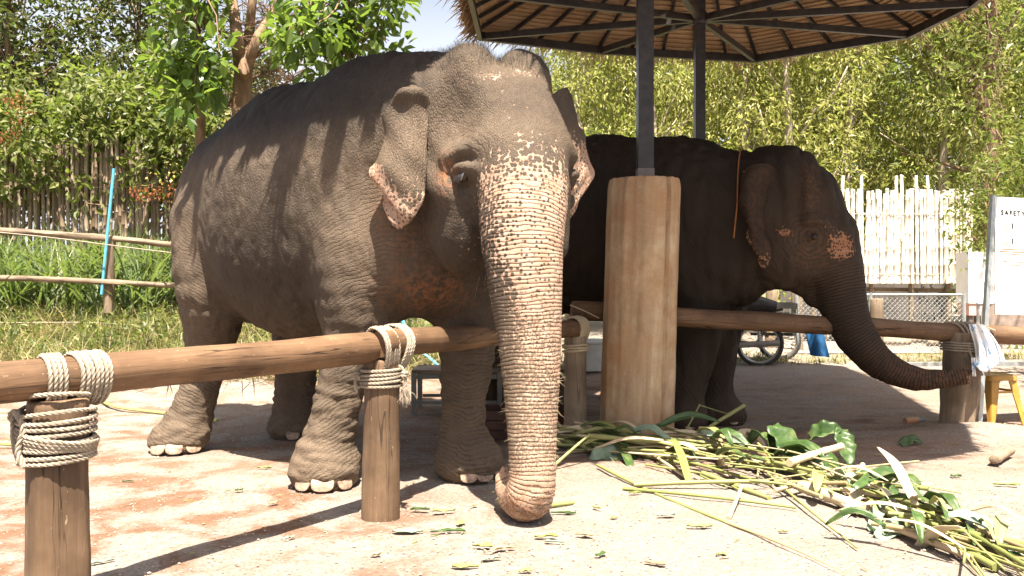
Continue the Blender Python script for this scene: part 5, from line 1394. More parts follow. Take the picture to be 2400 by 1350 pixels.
m = MB(); m.box((7.1, 17.2, .95), (1.7, .02, .40)); m.build('shade_sheet', M_dk, t)  # dark sheet put in for the shaded space under the screen
for z in (.62, 1.25): m = MB(); m.bar((5.5, 16.2, z), (8.5, 16.2, z - .05), .05, .07); m.build('cross_bar', M_grey, t)
for k in range(9):
    x = 5.6 + k * .33; m = MB(); m.box((x, 16.5 + random.uniform(-.1, .1), .40), (.09, .12, .13 + random.uniform(-.03, .03))); m.build('stone_pile', simple_mat('pile_stone', (.36, .28, .2), .9, bump=.5), t)
for k, (x, y, l) in enumerate(((6.3, 14.9, 1.2), (7.1, 15.3, .9), (7.6, 14.6, 1.0))):
    o = log('log', (x - l / 2, y, .31), (x + l / 2, y - .12, .32), .06, .05, None, M_pale, n=12, seg=14, seed=70 + k, lump=.2); tag(o, ['pale log lying on the yard left of the other two', 'pale log lying deepest in the yard', 'pale log lying nearest the white cabinet'][k], 'log', 'logs lying in the yard')
t = thing('white_cabinet', 'white cabinet with a faded red base right of the bamboo screen', 'cabinet', (7.75, 14.2, .25))
m = MB(); m.box((7.80, 14.2, 1.42), (.31, .2, .42)); m.build('case', M_white, t)
m = MB(); m.box((7.80, 14.2, .90), (.29, .18, .10)); m.build('base', M_pink, t)
for x in (7.56, 8.04): m = MB(); m.box((x, 14.2, .52), (.03, .15, .29)); m.build('leg', M_dk, t)
t = thing('yard_panel', 'dull brown plastic sheet hung on a bar below the signboard', 'sheet', (7.1, 12.0, .25))
m = MB(); g = [[(6.62 + .62 * u, 12.0 + .05 * math.sin(u * 14 + v * 3), 1.02 - .42 * v) for u in np.linspace(0, 1, 24)] for v in np.linspace(0, 1, 8)]; m.sheet(g); m.build('sheet', simple_mat('plastic_brown', (.22, .17, .14), .3, var=.4, scale=6), t, smooth=True)
m = MB(); m.tube([(6.55, 12.02, 1.03), (7.6, 12.02, 1.03)], .02, 8); m.build('bar', M_galv, t, smooth=True)
for x in (6.58, 7.5): m = MB(); m.tube([(x, 12.05, .2), (x, 12.05, 1.05)], .022, 8); m.build('leg', M_galv, t, smooth=True)
m = MB(); m.bar((4.6, 10.6, .30), (9.5, 10.9, .30), .07, .05); m.bar((4.6, 10.6, .2), (4.6, 10.6, .3), .06, .06, (1, 0, 0))
tag(m.build('kerb_pipe', M_galv), 'low grey pipe edging running along the yard', 'pipe')
for k, (px, top, base, d) in enumerate(((1808, 672, 705, 14.5), (1868, 675, 720, 14.0), (2055, 700, 770, 12.2))):
    q = P(px, base, d); o = log('stump_post', (q[0], d, .2), P(px, top, d), .10, .09, None, M_pale, n=12, seg=14, seed=80 + k, lump=.15); tag(o, ['short pale post seen under the brown elephant\'s jaw', 'short pale post behind the sidecar basket', 'short pale post beside the wire fence'][k], 'post', 'short posts in the yard')

# ------------------------------------------------------------------ motorbike with sidecar
def motorbike():
    M_tyre = simple_mat('tyre_rubber', (.045, .04, .036), .85, var=.3, scale=25, bump=.3); M_chr = simple_mat('dull_chrome', (.42, .40, .37), .35, .8, var=.2); M_blk = simple_mat('black_enamel', (.03, .028, .026), .4, var=.4)
    c = P(1780, 805, 11.4); z0 = c[2] - .315
    r = thing('motorbike', 'old motorbike parked with its rear wheel between the elephant\'s foreleg and trunk', 'motorbike', (c[0], c[1], z0))
    X = np.array([.97, -.24, 0]); Yv = np.array([.24, .97, 0]); Z = np.array([0, 0, 1.0]); AXW = (X, Z, Yv)
    def wheel(cc, R, root, nm='wheel'):
        m = MB(); prof = [(R - .055, -.028), (R - .03, -.042), (R - .008, -.032), (R, 0), (R - .008, .032), (R - .03, .042), (R - .055, .028)]
        b = m.n(); n = 44
        for rr, h in prof:
            for k in range(n): a = 2 * PI * k / n; m.V.append(tuple(cc + rr * math.cos(a) * X + rr * math.sin(a) * Z + h * Yv))
        for i in range(len(prof)):
            i2 = (i + 1) % len(prof)
            for k in range(n): k2 = (k + 1) % n; m.face(b + i * n + k, b + i * n + k2, b + i2 * n + k2, b + i2 * n + k)
        w = m.build(nm, M_tyre, root, smooth=True)
        m = MB(); b = m.n(); prof = [(R - .075, -.024), (R - .052, -.030), (R - .052, .030), (R - .075, .024)]
        for rr, h in prof:
            for k in range(n): a = 2 * PI * k / n; m.V.append(tuple(cc + rr * math.cos(a) * X + rr * math.sin(a) * Z + h * Yv))
        for i in range(4):
            i2 = (i + 1) % 4
            for k in range(n): k2 = (k + 1) % n; m.face(b + i * n + k, b + i * n + k2, b + i2 * n + k2, b + i2 * n + k)
        m.build('rim', M_chr, w, smooth=True)
        m = MB(); m.lathe(cc - .06 * Yv, [(.03, 0), (.06, .01), (.06, .04), (.035, .05), (.035, .09), (.055, .10), (.03, .12)], 18, AXW); m.build('hub', M_chr, w, smooth=True)
        m = MB()
        for k in range(28):
            a = 2 * PI * k / 28; a2 = a + (.35 if k % 2 else -.35); sd = (.03 if (k // 2) % 2 else -.03)
            m.tube([cc + .05 * math.cos(a2) * X + .05 * math.sin(a2) * Z + sd * Yv, cc + (R - .07) * (math.cos(a) * X + math.sin(a) * Z)], .0022, 4, caps=False)
        tag(m.build('spokes', M_chr, w), kind='stuff')
    wheel(c, .315, r); wheel(c - X * 1.22, .315, r)
    def seg(nm, pts, rr, mat, n=8): m = MB(); m.tube([c + x * X + y * Yv + z * Z for x, y, z in pts], rr, n); return m.build(nm, mat, r, smooth=True)
    seg('swing_arm', [(0, -.085, 0), (-.45, -.08, .04)], .018, M_blk)
    seg('shock_absorber', [(0, -.10, .02), (-.035, -.10, .34)], .014, M_chr)
    q = [(.0 - .035 * t + .028 * math.cos(t * 60), -.10 + .028 * math.sin(t * 60), .06 + .22 * t) for t in np.linspace(0, 1, 120)]; seg('spring', q, .0065, M_chr, 5)
    seg('exhaust', [(.25, -.14, .02), (-.3, -.14, -.02), (-.7, -.12, -.08), (-.85, -.1, .1)], [.04, .04, .022, .02], M_chr)
    m = MB(); g = [[tuple(c + (.335 * math.cos(a)) * X + .335 * math.sin(a) * Z + w * Yv) for w in (-.05, 0, .05)] for a in np.linspace(.3, 2.6, 20)]; m.sheet(g); m.build('mudguard', M_blk, r, smooth=True)
    m = MB(); m.tube([c + x * X + .0 * Yv + z * Z for x, z in ((.22, .50), (0, .53), (-.3, .50), (-.52, .47))], [.06, .11, .11, .08], 12, squash=1.0); m.build('saddle', M_blk, r, smooth=True)
    m = MB(); m.tube([c + x * X + z * Z for x, z in ((-.5, .50), (-.62, .58), (-.82, .58), (-.92, .50))], [.05, .12, .13, .06], 14); m.build('fuel_tank', simple_mat('tank_maroon', (.12, .02, .02), .3), r, smooth=True)
    m = MB(); m.box(c + X * -.55 + Z * .12, (.16, .12, .15), (X, Yv, Z)); m.lathe(c + X * -.55 + Z * .12 - Yv * .17, [(.08, 0), (.12, .03), (.12, .34), (.08, .36)], 16, AXW); m.build('engine', M_chr, r)
    for s in (-.07, .07): seg('fork', [(-1.22, s, 0), (-1.02, s, .65)], .022, M_chr)
    seg('handlebar', [(-.98, -.34, .76), (-1.02, -.12, .70), (-1.02, .12, .70), (-.98, .34, .76)], .013, M_chr)
    seg('frame_tube', [(-.98, 0, .62), (-.5, 0, .42), (.1, 0, .42), (.3, 0, .46)], .02, M_blk)
    m = MB(); m.lathe(c - X * 1.12 + Z * .58, [(.04, -.1), (.09, -.02), (.09, .02), (.07, .03)], 16, (Yv, Z, -X)); m.build('headlamp', M_chr, r, smooth=True)
    # sidecar beyond the bike
    s = thing('sidecar', 'black sidecar tray with wire basket and its own wheel beyond the motorbike', 'sidecar', (c[0] + .3, c[1] + .75, z0))
    c2 = c + X * .30 + Yv * .78 + (0, 0, .0); wheel(c2, .30, s)
    def bx(nm, x0, x1, z, h, y0=.35, y1=1.0, mat=M_blk):
        m = MB(); m.box(c + X * (x0 + x1) / 2 + Yv * (y0 + y1) / 2 + Z * z, ((x1 - x0) / 2, (y1 - y0) / 2, h / 2), (X, Yv, Z)); m.build(nm, mat, s)
    bx('tray_rim', -.24, .48, .50, .075, .16, .17); bx('tray_rim', -.24, .48, .50, .075, .95, .96); bx('tray_floor', -.24, .48, .40, .03, .17, .95); bx('tray_end', .48, .50, .46, .15, .16, .96); bx('tray_end', -.26, -.24, .46, .15, .16, .96)
    m = MB()
    for z in (.34, .365, .39): m.bar(c + X * .0 + Yv * .15 + Z * z, c + X * .5 + Yv * .15 + Z * z, .008, .008)
    for k in range(7): m.bar(c + X * (.0 + .08 * k) + Yv * .148 + Z * .33, c + X * (.0 + .08 * k) + Yv * .148 + Z * .46, .006, .006, (0, 1, 0))
    m.build('basket_wires', M_galv, s)
    m = MB(); m.bar(c + X * .50 + Yv * .2 + Z * -.02, c + X * .49 + Yv * .2 + Z * .38, .05, .03, (1, 0, 0)); m.build('stay', M_galv, s)
    m = MB(); m.bar(c + X * -.1 + Yv * .5 + Z * .1, c + X * .5 + Yv * .5 + Z * .1, .04, .04); m.bar(c + X * .1 + Yv * .05 + Z * .1, c + X * .1 + Yv * .8 + Z * .1, .04, .04); m.build('chassis', M_blk, s)
    m = MB(); m.tube(spline([c + X * -.2 + Yv * .3 + Z * .53, c + X * -.17 + Yv * .3 + Z * .6, c + X * -.1 + Yv * .3 + Z * .58, c + X * -.08 + Yv * .3 + Z * .5], 14), .012, 7); m.build('grab_loop', M_blk, s, smooth=True)
    # blue cloth over a bar
    cl = MB(); o = c + X * .60 + Yv * .1 + Z * .10
    g = [[tuple(o + X * (.24 * u + .06 * v) + Z * (-.27 * v - .02 * u) + Yv * (.035 * math.sin(u * 8 + v * 2))) for u in np.linspace(0, 1, 18)] for v in np.linspace(-.15, .95, 12)]; cl.sheet(g)
    tag(cl.build('blue_cloth', simple_mat('cloth_blue', (.02, .10, .24), .8, var=.3), smooth=True), 'dark blue cloth hanging off the back of the sidecar', 'cloth')
motorbike()

# ------------------------------------------------------------------ signboard, stool, cloth, small things
def signboard():
    d = 7.62; a = P(2292, 1010, 7.48); b = P(2328, 458, 7.62); s = thing('signboard', 'white safety notice board on a grey steel leg at the right edge', 'sign', (a[0], a[1], 0.05))
    lean = np.array([(b - a)[0], (b - a)[1], (b - a)[2]]); lean /= np.linalg.norm(lean)
    m = MB(); m.bar((a[0], a[1], -.05), b, .035, .05, (0, 1, 0)); m.build('leg', M_galv, s)
    u = np.array([.985, .17, -.035]); u /= np.linalg.norm(u); v = lean - u * (lean @ u); v /= np.linalg.norm(v); n = np.cross(u, v); n = n if n[1] < 0 else -n
    tl = P(2331, 461, 7.60); Wd, Hh = 1.30, 1.045
    c = tl + u * Wd / 2 - v * Hh / 2
    m = MB(); m.box(c, (Wd / 2, Hh / 2, .008), (u, v, n)); m.build('board', M_white, s)
    m = MB(); m.bar(tl + u * (Wd + .02) + v * .01, tl + u * (Wd + .02) - v * (Hh + .95), .04, .05, (0, 1, 0)); m.build('leg', M_galv, s)
    def text(body, x, y, size, mat, nm):
        cu = bpy.data.curves.new(nm, 'FONT'); cu.body = body; cu.size = size; cu.extrude = .0008; cu.offset = .0022; cu.space_character = 1.3
        tmp = bpy.data.objects.new('tmp', cu); COL.objects.link(tmp); dg = bpy.context.evaluated_depsgraph_get(); me = bpy.data.meshes.new_from_object(tmp.evaluated_get(dg)); bpy.data.objects.remove(tmp)
        V = np.array([q.co[:] for q in me.vertices]); W = tl + np.outer(V[:, 0] + x, u) + np.outer(V[:, 1] - y, v) + n * .0105 - BASE[s.name]
        me.vertices.foreach_set('co', W.astype(np.float32).ravel()); me.update(); me.materials.clear(); o = link(nm, me, mat, s); return o
    ink = simple_mat('ink_black', (.02, .02, .02), .6); red = simple_mat('ink_red', (.42, .10, .04), .6); olive = simple_mat('ink_olive', (.45, .40, .12), .6)
    text('SAFETY INSTRUCTIONS', .055, .16, .060, ink, 'heading')
    def strip(nm, x0, x1, y, h, mat):
        m = MB(); m.box(tl + u * (x0 + x1) / 2 - v * y + n * .0095, ((x1 - x0) / 2, h / 2, .001), (u, v, n)); m.build(nm, mat, s)
    for gx in (.0, .19, .38):
        for gy in (0, .135):
            for k in range(4): strip('text_line', .085 + gx, .14 + gx, .245 + gy + k * .017, .006, olive)
            strip('pictogram', .165 + gx, .18 + gx, .255 + gy, .05, ink)
    for k, (x0, x1) in enumerate(((.06, .95), (.045, .90), (.16, .80))): strip('text_line', x0, x1, .465 + k * .022, .008, red)
    strip('text_line', .075, .28, .575, .006, red); strip('text_line', .08, .26, .605, .005, red)
    for k in range(9): strip('text_line', .345, .44, .59 + k * .035, .006, olive)
signboard()
def stool():
    c = np.array([(2325 - 1200) / FPX * 7.95, 7.95, float(terrain(4.47, 7.95))]); t = thing('stool', 'yellow metal stool standing behind the far post', 'stool', c); ye = simple_mat('yellow_enamel', (.36, .20, .035), .45, var=.2, spec=.45)
    ang = .25; X = np.array([math.cos(ang), math.sin(ang), 0]); Y = np.array([-math.sin(ang), math.cos(ang), 0]); Z = np.array([0, 0, 1.]); S = .155
    m = MB(); b = m.n(); n = 32
    def rr(s, z): return [tuple(c + X * s * np.sign(math.cos(a)) * abs(math.cos(a)) ** .45 + Y * s * np.sign(math.sin(a)) * abs(math.sin(a)) ** .45 + Z * z) for a in np.linspace(0, 2 * PI, n, endpoint=False)]
    rings = [rr(S + .012, .405), rr(S + .008, .445), rr(S - .004, .455), rr(S - .03, .448)]
    for q in rings: m.V.extend(q)
    for i in range(3):
        for k in range(n): m.face(b + i * n + k, b + i * n + (k + 1) % n, b + (i + 1) * n + (k + 1) % n, b + (i + 1) * n + k)
    m.face(*[b + 3 * n + k for k in range(n)]); m.build('seat', ye, t, smooth=True)
    for sx in (-1, 1):
        for sy in (-1, 1):
            m = MB(); top = c + X * sx * (S - .02) + Y * sy * (S - .02) + Z * .42; bot = c + X * sx * (S + .035) + Y * sy * (S + .035)
            for w0, w1, dx, dy in ((.045, .022, 1, 0), (.045, .022, 0, 1)):
                e = X * -sx * dx + Y * -sy * dy; th = (X * sx * dy + Y * sy * dx) * .006; q = [top, top + e * w0 * 1.9, bot + e * w1 * 1.6, bot]
                b = m.n(); m.V.extend([tuple(p + th) for p in q] + [tuple(p - th) for p in q]); m.add([], []); [m.face(*[b + i for i in f]) for f in ((0, 1, 2, 3), (7, 6, 5, 4), (0, 4, 5, 1), (1, 5, 6, 2), (2, 6, 7, 3), (3, 7, 4, 0))]
            m.build('leg', ye, t)
    for z in (.30,):
        for p, q in ((X, Y), (Y, X)):
            for s in (-1, 1): m = MB(); m.bar(c + q * s * S * .98 - p * S + Z * z, c + q * s * S * .98 + p * S + Z * z, .008, .02); m.build('brace', ye, t)
stool()
def cloth():
    d = 7.33; t = NT('printed_cloth'); n = t.noise(16, 3, .6); col = t.mix(t.ramp(n, [(.56, 0.), (.62, 1.)]), (.76, .77, .78), (.20, .34, .55)); M = t.fin(col, .85)
    m = MB(); g = []
    for v in np.linspace(0, 1, 26):
        row = []
        for k, u in enumerate(np.linspace(0, 1, 22)):
            x0 = 2282 - 8 * (1 - v) + 16 * math.sin(v * 2); w = 34 + 36 * v ** .8; y = 760 + 100 * v + 12 * math.sin(u * 5) * v
            row.append(P(x0 + w * (u - .15), y, d - .05 + .035 * math.sin(u * 15 + v * 2) * (.3 + v) + .03 * math.sin(v * 4)))
        g.append(row)
    m.sheet(g); o = m.build('hanging_cloth', M, smooth=True); md = o.modifiers.new('thick', 'SOLIDIFY'); md.thickness = .006
    tag(o, 'white and blue printed cloth hanging on the far post', 'cloth')
    m = MB(); g = [[P(2276 + 8 * u + 3 * v, 838 + 44 * v, d - .02 + .01 * math.sin(u * 6)) for u in np.linspace(0, 1, 6)] for v in np.linspace(0, 1, 8)]; m.sheet(g); o2 = m.build('cloth_strip', M, smooth=True)
    md = o2.modifiers.new('thick', 'SOLIDIFY'); md.thickness = .004; tag(o2, 'narrow pale strip of cloth dangling beside the printed cloth', 'cloth')
cloth()
def bottle():
    c = G(2140, 986, .035); t = thing('bottle', 'small plastic bottle with a blue cap lying on the shaded dirt', 'bottle', c); ax = np.array([.95, .3, 0]); ax /= np.linalg.norm(ax); s = np.cross(ax, (0, 0, 1))
    m = MB(); m.lathe(c, [(.028, -.09), (.032, -.085), (.032, .03), (.028, .05), (.013, .075), (.013, .085)], 16, (s, np.array([0, 0, 1.]), ax)); m.build('body', simple_mat('plastic_amber', (.42, .22, .12), .25), t, smooth=True)
    m = MB(); m.lathe(c + ax * .085, [(.016, 0), (.016, .025), (.014, .028)], 14, (s, np.array([0, 0, 1.]), ax)); m.build('cap', M_blue, t, smooth=True)
bottle()
def bench():
    c = np.array([-.55, 9.0, float(terrain(-.55, 9.0))]); t = thing('table', 'low table with grey steel legs behind the grey elephant\'s forelegs', 'table', c); gm = simple_mat('grey_steel', (.16, .16, .14), .5)
    x0, x1, y0, y1 = -.96, -.12, 8.35, 8.9; zt = .43
    m = MB(); m.box(((x0 + x1) / 2, (y0 + y1) / 2, zt), ((x1 - x0) / 2 + .02, (y1 - y0) / 2 + .02, .018)); m.build('top', M_grey, t)
    for x in (x0, x1):
        for y in (y0, y1): m = MB(); m.box((x, y, zt / 2 - .01), (.024, .024, zt / 2)); m.build('leg', gm, t)
    for y in (y0, y1): m = MB(); m.box(((x0 + x1) / 2, y, zt - .045), ((x1 - x0) / 2 - .03, .014, .024)); m.build('apron', gm, t); m = MB(); m.box(((x0 + x1) / 2, y, .13), ((x1 - x0) / 2 - .03, .014, .016)); m.build('stretcher', gm, t)
bench()
t = thing('drum', 'dark brown drum standing behind the third fence post', 'drum', (.36, 7.75, 0)); br = simple_mat('brown_plastic', (.075, .032, .02), .5, var=.3)
m = MB(); m.lathe((.36, 7.75, 0), [(.16, 0), (.17, .02), (.165, .2), (.175, .22), (.165, .24), (.165, .46), (.175, .48), (.16, .52)], 28); m.build('shell', br, t, smooth=True)
m = MB(); m.lathe((.40, 7.62, .52), [(.035, 0), (.03, .03), (.03, .06), (.045, .08), (.03, .13), (.012, .14)], 16); m.build('bung', M_steel, t, smooth=True)
t = thing('crate', 'low dark crate on the ground behind the hanging trunk', 'crate', (-.02, 7.2, 0)); wd = simple_mat('dark_timber', (.06, .03, .02), .7, var=.4)
for z in (.04, .12, .20): m = MB(); m.box((-.02, 7.02, z), (.24, .012, .034)); m.build('slat', wd, t); m = MB(); m.box((-.02, 7.42, z), (.24, .012, .034)); m.build('slat', wd, t)
for x in (-.26, .22): m = MB(); m.box((x, 7.22, .12), (.012, .187, .115)); m.build('end_panel', wd, t)
t = thing('tub', 'pale plastic tub standing in the sun behind the third post', 'tub', (.98, 11.0, .2)); m = MB(); m.lathe((.98, 11.0, .2), [(.26, 0), (.30, .34), (.32, .35), (.32, .38), (.29, .38), (.25, .05)], 28); m.build('shell', simple_mat('pale_plastic', (.55, .55, .5), .4), t, smooth=True)
tag(log('cut_log', G(2330, 1078, .05), G(2368, 1055, .05), .035, .035, None, M_pale, n=12, seg=12, seed=95, lump=.15), 'short cut log lying right of the mound', 'log')
# ================================================================== heap of cut fodder
def stalk_mat(name, cols):
    t = NT(name); n = t.noise(1., 4, .6, vec=t.map((6, 60, 60))); c = t.ramp(t.objrand(), [(i / (len(cols) - 1), c) for i, c in enumerate(cols)])
    c = t.mix(t.ramp(n, [(.4, 0.), (.7, .6)]), c, tuple(min(1, x * 1.35) for x in cols[-1])); return t.fin(c, .5, t.bump(n, .3, .004), spec=.35)
M_stg = stalk_mat('stalk_green', [(.115, .135, .035), (.185, .195, .065), (.25, .245, .10), (.15, .16, .05)])
M_sty = stalk_mat('stalk_straw', [(.30, .235, .11), (.37, .31, .17), (.23, .15, .08)])
M_stp = stalk_mat('stalk_pale', [(.42, .35, .215), (.48, .42, .285), (.38, .28, .175)])
def ban_mat():
    t = NT('banana_leaf'); v = t.noise(1., 3, .5, vec=t.map((3, 40, 40)))
    c = t.mix(t.ramp(v, [(.3, 0.), (.7, 1.)]), (.030, .065, .016), (.075, .125, .035)); c = t.mix(t.ramp(t.noise(7, 3), [(.55, 0.), (.72, .7)]), c, (.22, .24, .10))
    t.fin(c, .4, t.bump(v, .4, .004), spec=.4); tr = t.N('BsdfTranslucent'); t.put(tr.inputs[0], (.10, .20, .04)); mx = t.N('MixShader'); mx.inputs[0].default_value = .2
    t.L(t.bs.outputs[0], mx.inputs[1]); t.L(tr.outputs[0], mx.inputs[2]); t.L(mx.outputs[0], t.out.inputs[0]); return t.m
M_ban = ban_mat(); M_bul = simple_mat('leaf_underside', (.20, .27, .19), .5, var=.2, scale=20)
rf = np.random.default_rng(404)
def stalk(name, label, cat, a, b, r0, r1, mat, group=None, sag=.0, n=7, joints=True):
    """a cut stem lying from a to b, knobbed at its joints, built along its own x axis"""
    a = np.array(a, float); b = np.array(b, float); L = np.linalg.norm(b - a); m = MB(); k = 18; pts = []; rad = []
    off = rf.normal(0, .012 * L, 2)
    for i in range(k):
        t = i / (k - 1); pts.append((t * L, off[0] * math.sin(PI * t), off[1] * .4 * math.sin(PI * t) - sag * math.sin(PI * t))); q = 1.0 + (.14 if joints and i % 5 == 2 else 0)
        rad.append((r0 + (r1 - r0) * t) * q)
    m.tube(pts, rad, n); me = bpy.data.meshes.new(name); me.from_pydata(m.V, [], m.F); me.polygons.foreach_set('use_smooth', np.ones(len(me.polygons), bool)); auto_sharp(me, .9)
    o = bpy.data.objects.new(name, me); COL.objects.link(o); me.materials.append(mat); o.location = tuple(a); o.rotation_mode = 'QUATERNION'; o.rotation_quaternion = Vector(b - a).normalized().to_track_quat('X', 'Z')
    return tag(o, label, cat, group)
# loose mass of stems along the heap
cen = np.array([G(x, y) for x, y in ((1330, 1045), (1480, 1062), (1660, 1085), (1830, 1120), (1990, 1165), (2130, 1225), (2270, 1290), (2390, 1345))])
def heap(f): return spline(cen, 200)[int(np.clip(f, 0, 1) * 199)]
HC = spline(cen, 200); HT = np.gradient(HC, axis=0); HT /= np.linalg.norm(HT, axis=1)[:, None]
for i in range(150):
    f = rf.random() ** 1.25; k = int(f * 199); wid = np.interp(f, [0, .25, .5, .75, 1], [.22, .34, .34, .2, .16]); nn = np.array([-HT[k][1], HT[k][0], 0])
    c = HC[k] + nn * rf.normal(0, wid * .55); ang = rf.normal(0, .33) + (rf.random() < .15) * rf.normal(0, .7); d = HT[k] * math.cos(ang) + nn * math.sin(ang)
    hmax = np.interp(f, [0, .2, .5, .8, 1], [.10, .20, .18, .12, .08]); z = .012 + hmax * rf.random() * max(0, 1 - (abs((c - HC[k]) @ nn) / (wid * 1.3)) ** 1)
    L = rf.uniform(.35, 1.15); tilt = rf.normal(0, .035); a = c - d * L / 2; b = c + d * L / 2; a[2] = max(.010, z - tilt * L); b[2] = max(.010, z + tilt * L); r = rf.choice([.006, .008, .011, .014, .019], p=[.25, .28, .25, .15, .07])
    mt = (M_stg, M_sty, M_stp)[int(rf.choice(3, p=[.58, .24, .18]))]; tk = 'thin' if r < .009 else 'thick' if r > .012 else 'middling'; cw = {'stalk_green': 'green', 'stalk_straw': 'straw-coloured', 'stalk_pale': 'pale'}[mt.name]
    stalk('fodder_stalk', '%s %s stalk lying tangled in the fodder heap' % (tk, cw), 'stalk', a, b, r, r * rf.uniform(.6, .95), mt, '%s %s fodder stalks' % (tk, cw))
# the pieces that stand out
def gp(px, py, z): return G(px, py, z)
for lab, a, b, r0, r1, mt in (
    ('thick pale stem standing out of the heap towards the broken leaf', gp(1850, 1085, .16), P(1972, 1046, 5.75), .026, .022, M_stp),
    ('broad pale stem slab lying diagonally in the middle of the heap', gp(1878, 1140, .05), gp(2030, 1195, .04), .036, .030, M_stp),
    ('long thick green stem ending lowest at the right', gp(2130, 1195, .06), gp(2335, 1330, .025), .020, .017, M_stg),
    ('long pale-green stem reaching the lower right beside the thickest one', gp(2080, 1230, .04), gp(2280, 1310, .02), .019, .016, M_stp),
    ('green stem angled upward in front of the elephant\'s foot', gp(1622, 1028, .06), P(1745, 950, 6.9), .012, .016, M_stg),
    ('thin bent stem arching over the left of the heap', gp(1588, 1040, .05), P(1640, 948, 6.85), .007, .006, M_stg),
    ('thin stem crossing behind the angled one', P(1640, 950, 6.86), P(1712, 972, 6.9), .006, .004, M_stg),
    ('yellow broken stem poking up at the foot of the column', gp(1620, 1020, .08), P(1548, 994, 6.6), .012, .010, M_sty),
    ('upright yellow-green stem stub in the heap', gp(1690, 1085, .05), P(1690, 1010, 6.3), .024, .012, M_sty),
    ('long thin green shoot slanting to the front of the heap', gp(1800, 1110, .05), gp(2010, 1285, .008), .009, .004, M_stg),
    ('very long thin stem trailing along the front left of the heap', gp(1400, 1090, .02), gp(1700, 1224, .008), .010, .008, M_stg),
    ('dry brown tail of the long trailing stem', gp(1700, 1224, .008), gp(1985, 1345, .006), .008, .002, M_sty),
    ('long green stem lying level across the front of the heap', gp(1460, 1145, .015), gp(1865, 1190, .02), .011, .006, M_stg),
    ('second long green stem level across the front of the heap', gp(1485, 1136, .03), gp(1800, 1128, .04), .015, .012, M_stg),
    ('bent pale strip folded at the front of the heap', gp(1708, 1215, .01), gp(1738, 1140, .08), .012, .010, M_stp),
    ('thin dark twig leaning out left of the heap', gp(1300, 1090, .03), gp(1380, 1020, .2), .012, .008, M_stg),
    ('straw-coloured stem lying under the trunk to the right', gp(1285, 1185, .015), gp(1345, 1178, .015), .015, .014, M_stg),
    ('pale stub sticking up right of the broken leaf', gp(2010, 1130, .05), P(2022, 1090, 5.75), .017, .016, M_stp),
    ('brown curled sheath among the right-hand stems', gp(2110, 1195, .05), gp(2160, 1235, .04), .026, .018, M_sty)):
    stalk('cut_cane', lab, 'cane', a, b, r0, r1, mt, n=9)
def blade(name, label, cat, pts, width, mat, fold=.35, group=None, n=18, wig=.0, under=None):
    """a leaf blade folded along its rib, following pts"""
    c = spline(np.array(pts, float), n); T = np.gradient(c, axis=0); T /= np.linalg.norm(T, axis=1)[:, None]; m = MB(); rows = []
    up = np.array([.25, -.55, .8])
    for i in range(n):
        t = i / (n - 1); w = width * (math.sin(PI * min(1, .12 + t * .86)) ** .6); s = np.cross(T[i], up); s /= np.linalg.norm(s); nn = np.cross(s, T[i])
        rows.append([c[i] + s * w * u + nn * (fold * w * abs(u) + wig * w * math.sin(t * 19 + u * 3)) for u in (-1, -.66, -.33, 0, .33, .66, 1)])
    m.sheet(rows); o = m.build(name, mat, smooth=True, origin=c[n // 2]); md = o.modifiers.new('thick', 'SOLIDIFY'); md.thickness = .003; return tag(o, label, cat, group)
for lab, pts, w, mt, fo in (
    ('tall broken banana leaf standing up in the heap', [P(1800, 1085, 6.0), P(1805, 1040, 5.95), P(1812, 998, 5.95)], 0.074, M_ban, .9),
    ('broad banana leaf folded down beside the tall one', [P(1808, 998, 5.95), P(1850, 1050, 5.85), P(1868, 1100, 5.75)], 0.135, M_ban, .25),
    ('drooping banana leaf in the middle of the heap', [P(1845, 1085, 5.7), P(1890, 1070, 5.62), P(1935, 1110, 5.55), P(1950, 1150, 5.5)], 0.135, M_ban, .5),
    ('bunched banana leaf at the top right of the heap', [P(1898, 1030, 6.0), P(1935, 1015, 5.95), P(1972, 1005, 5.95)], 0.081, M_ban, .8),
    ('banana leaf hanging down at the right of the heap', [P(1972, 1005, 5.93), P(1978, 1040, 5.85), P(1990, 1090, 5.75)], 0.088, M_ban, .3),
    ('grey-green leaf showing its underside at the heap\'s left', [P(1390, 1085, 6.2), P(1430, 1062, 6.25), P(1475, 1095, 6.15)], 0.101, M_bul, .2),
    ('curled green leaf among the right-hand stems', [P(1990, 1135, 5.35), P(2040, 1115, 5.35), P(2078, 1150, 5.2), P(2065, 1190, 5.1)], 0.068, M_ban, .4),
    ('long green leaf bent over the right-hand stems', [P(2040, 1160, 5.1), P(2080, 1150, 5.05), P(2120, 1200, 4.85), P(2110, 1235, 4.75)], 0.061, M_ban, .4),
    ('pale curling leaf at the near edge of the right-hand stems', [P(2040, 1245, 4.4), P(2060, 1195, 4.6), P(2095, 1190, 4.6)], 0.041, M_bul, .4),
    ('grey-green wrapped leaf near the lower right stems', [P(2055, 1262, 4.28), P(2100, 1238, 4.35), P(2145, 1232, 4.4)], 0.054, M_bul, .6),
    ('small green leaf under the wrapped leaf', [P(2050, 1240, 4.4), P(2068, 1262, 4.3), P(2085, 1258, 4.3)], 0.041, M_ban, .3),
    ('pale husk lying behind the yellow stub', [P(1720, 1030, 6.7), P(1755, 1018, 6.75), P(1790, 1045, 6.5)], .05, M_stp, .7),
    ('dull green leaf lying flat on the shaded dirt by the mound', [P(2110, 1042, 6.75), P(2140, 1030, 6.8), P(2160, 1040, 6.75)], 0.054, M_ban, .2),
    ('dark green leaf at the foot of the third post', [P(1312, 1012, 7.0), P(1330, 1004, 7.05), P(1350, 1010, 7.0)], 0.068, M_ban, .3)):
    blade('banana_leaf', lab, 'leaf', pts, w * .85, mt, fo, wig=.16)
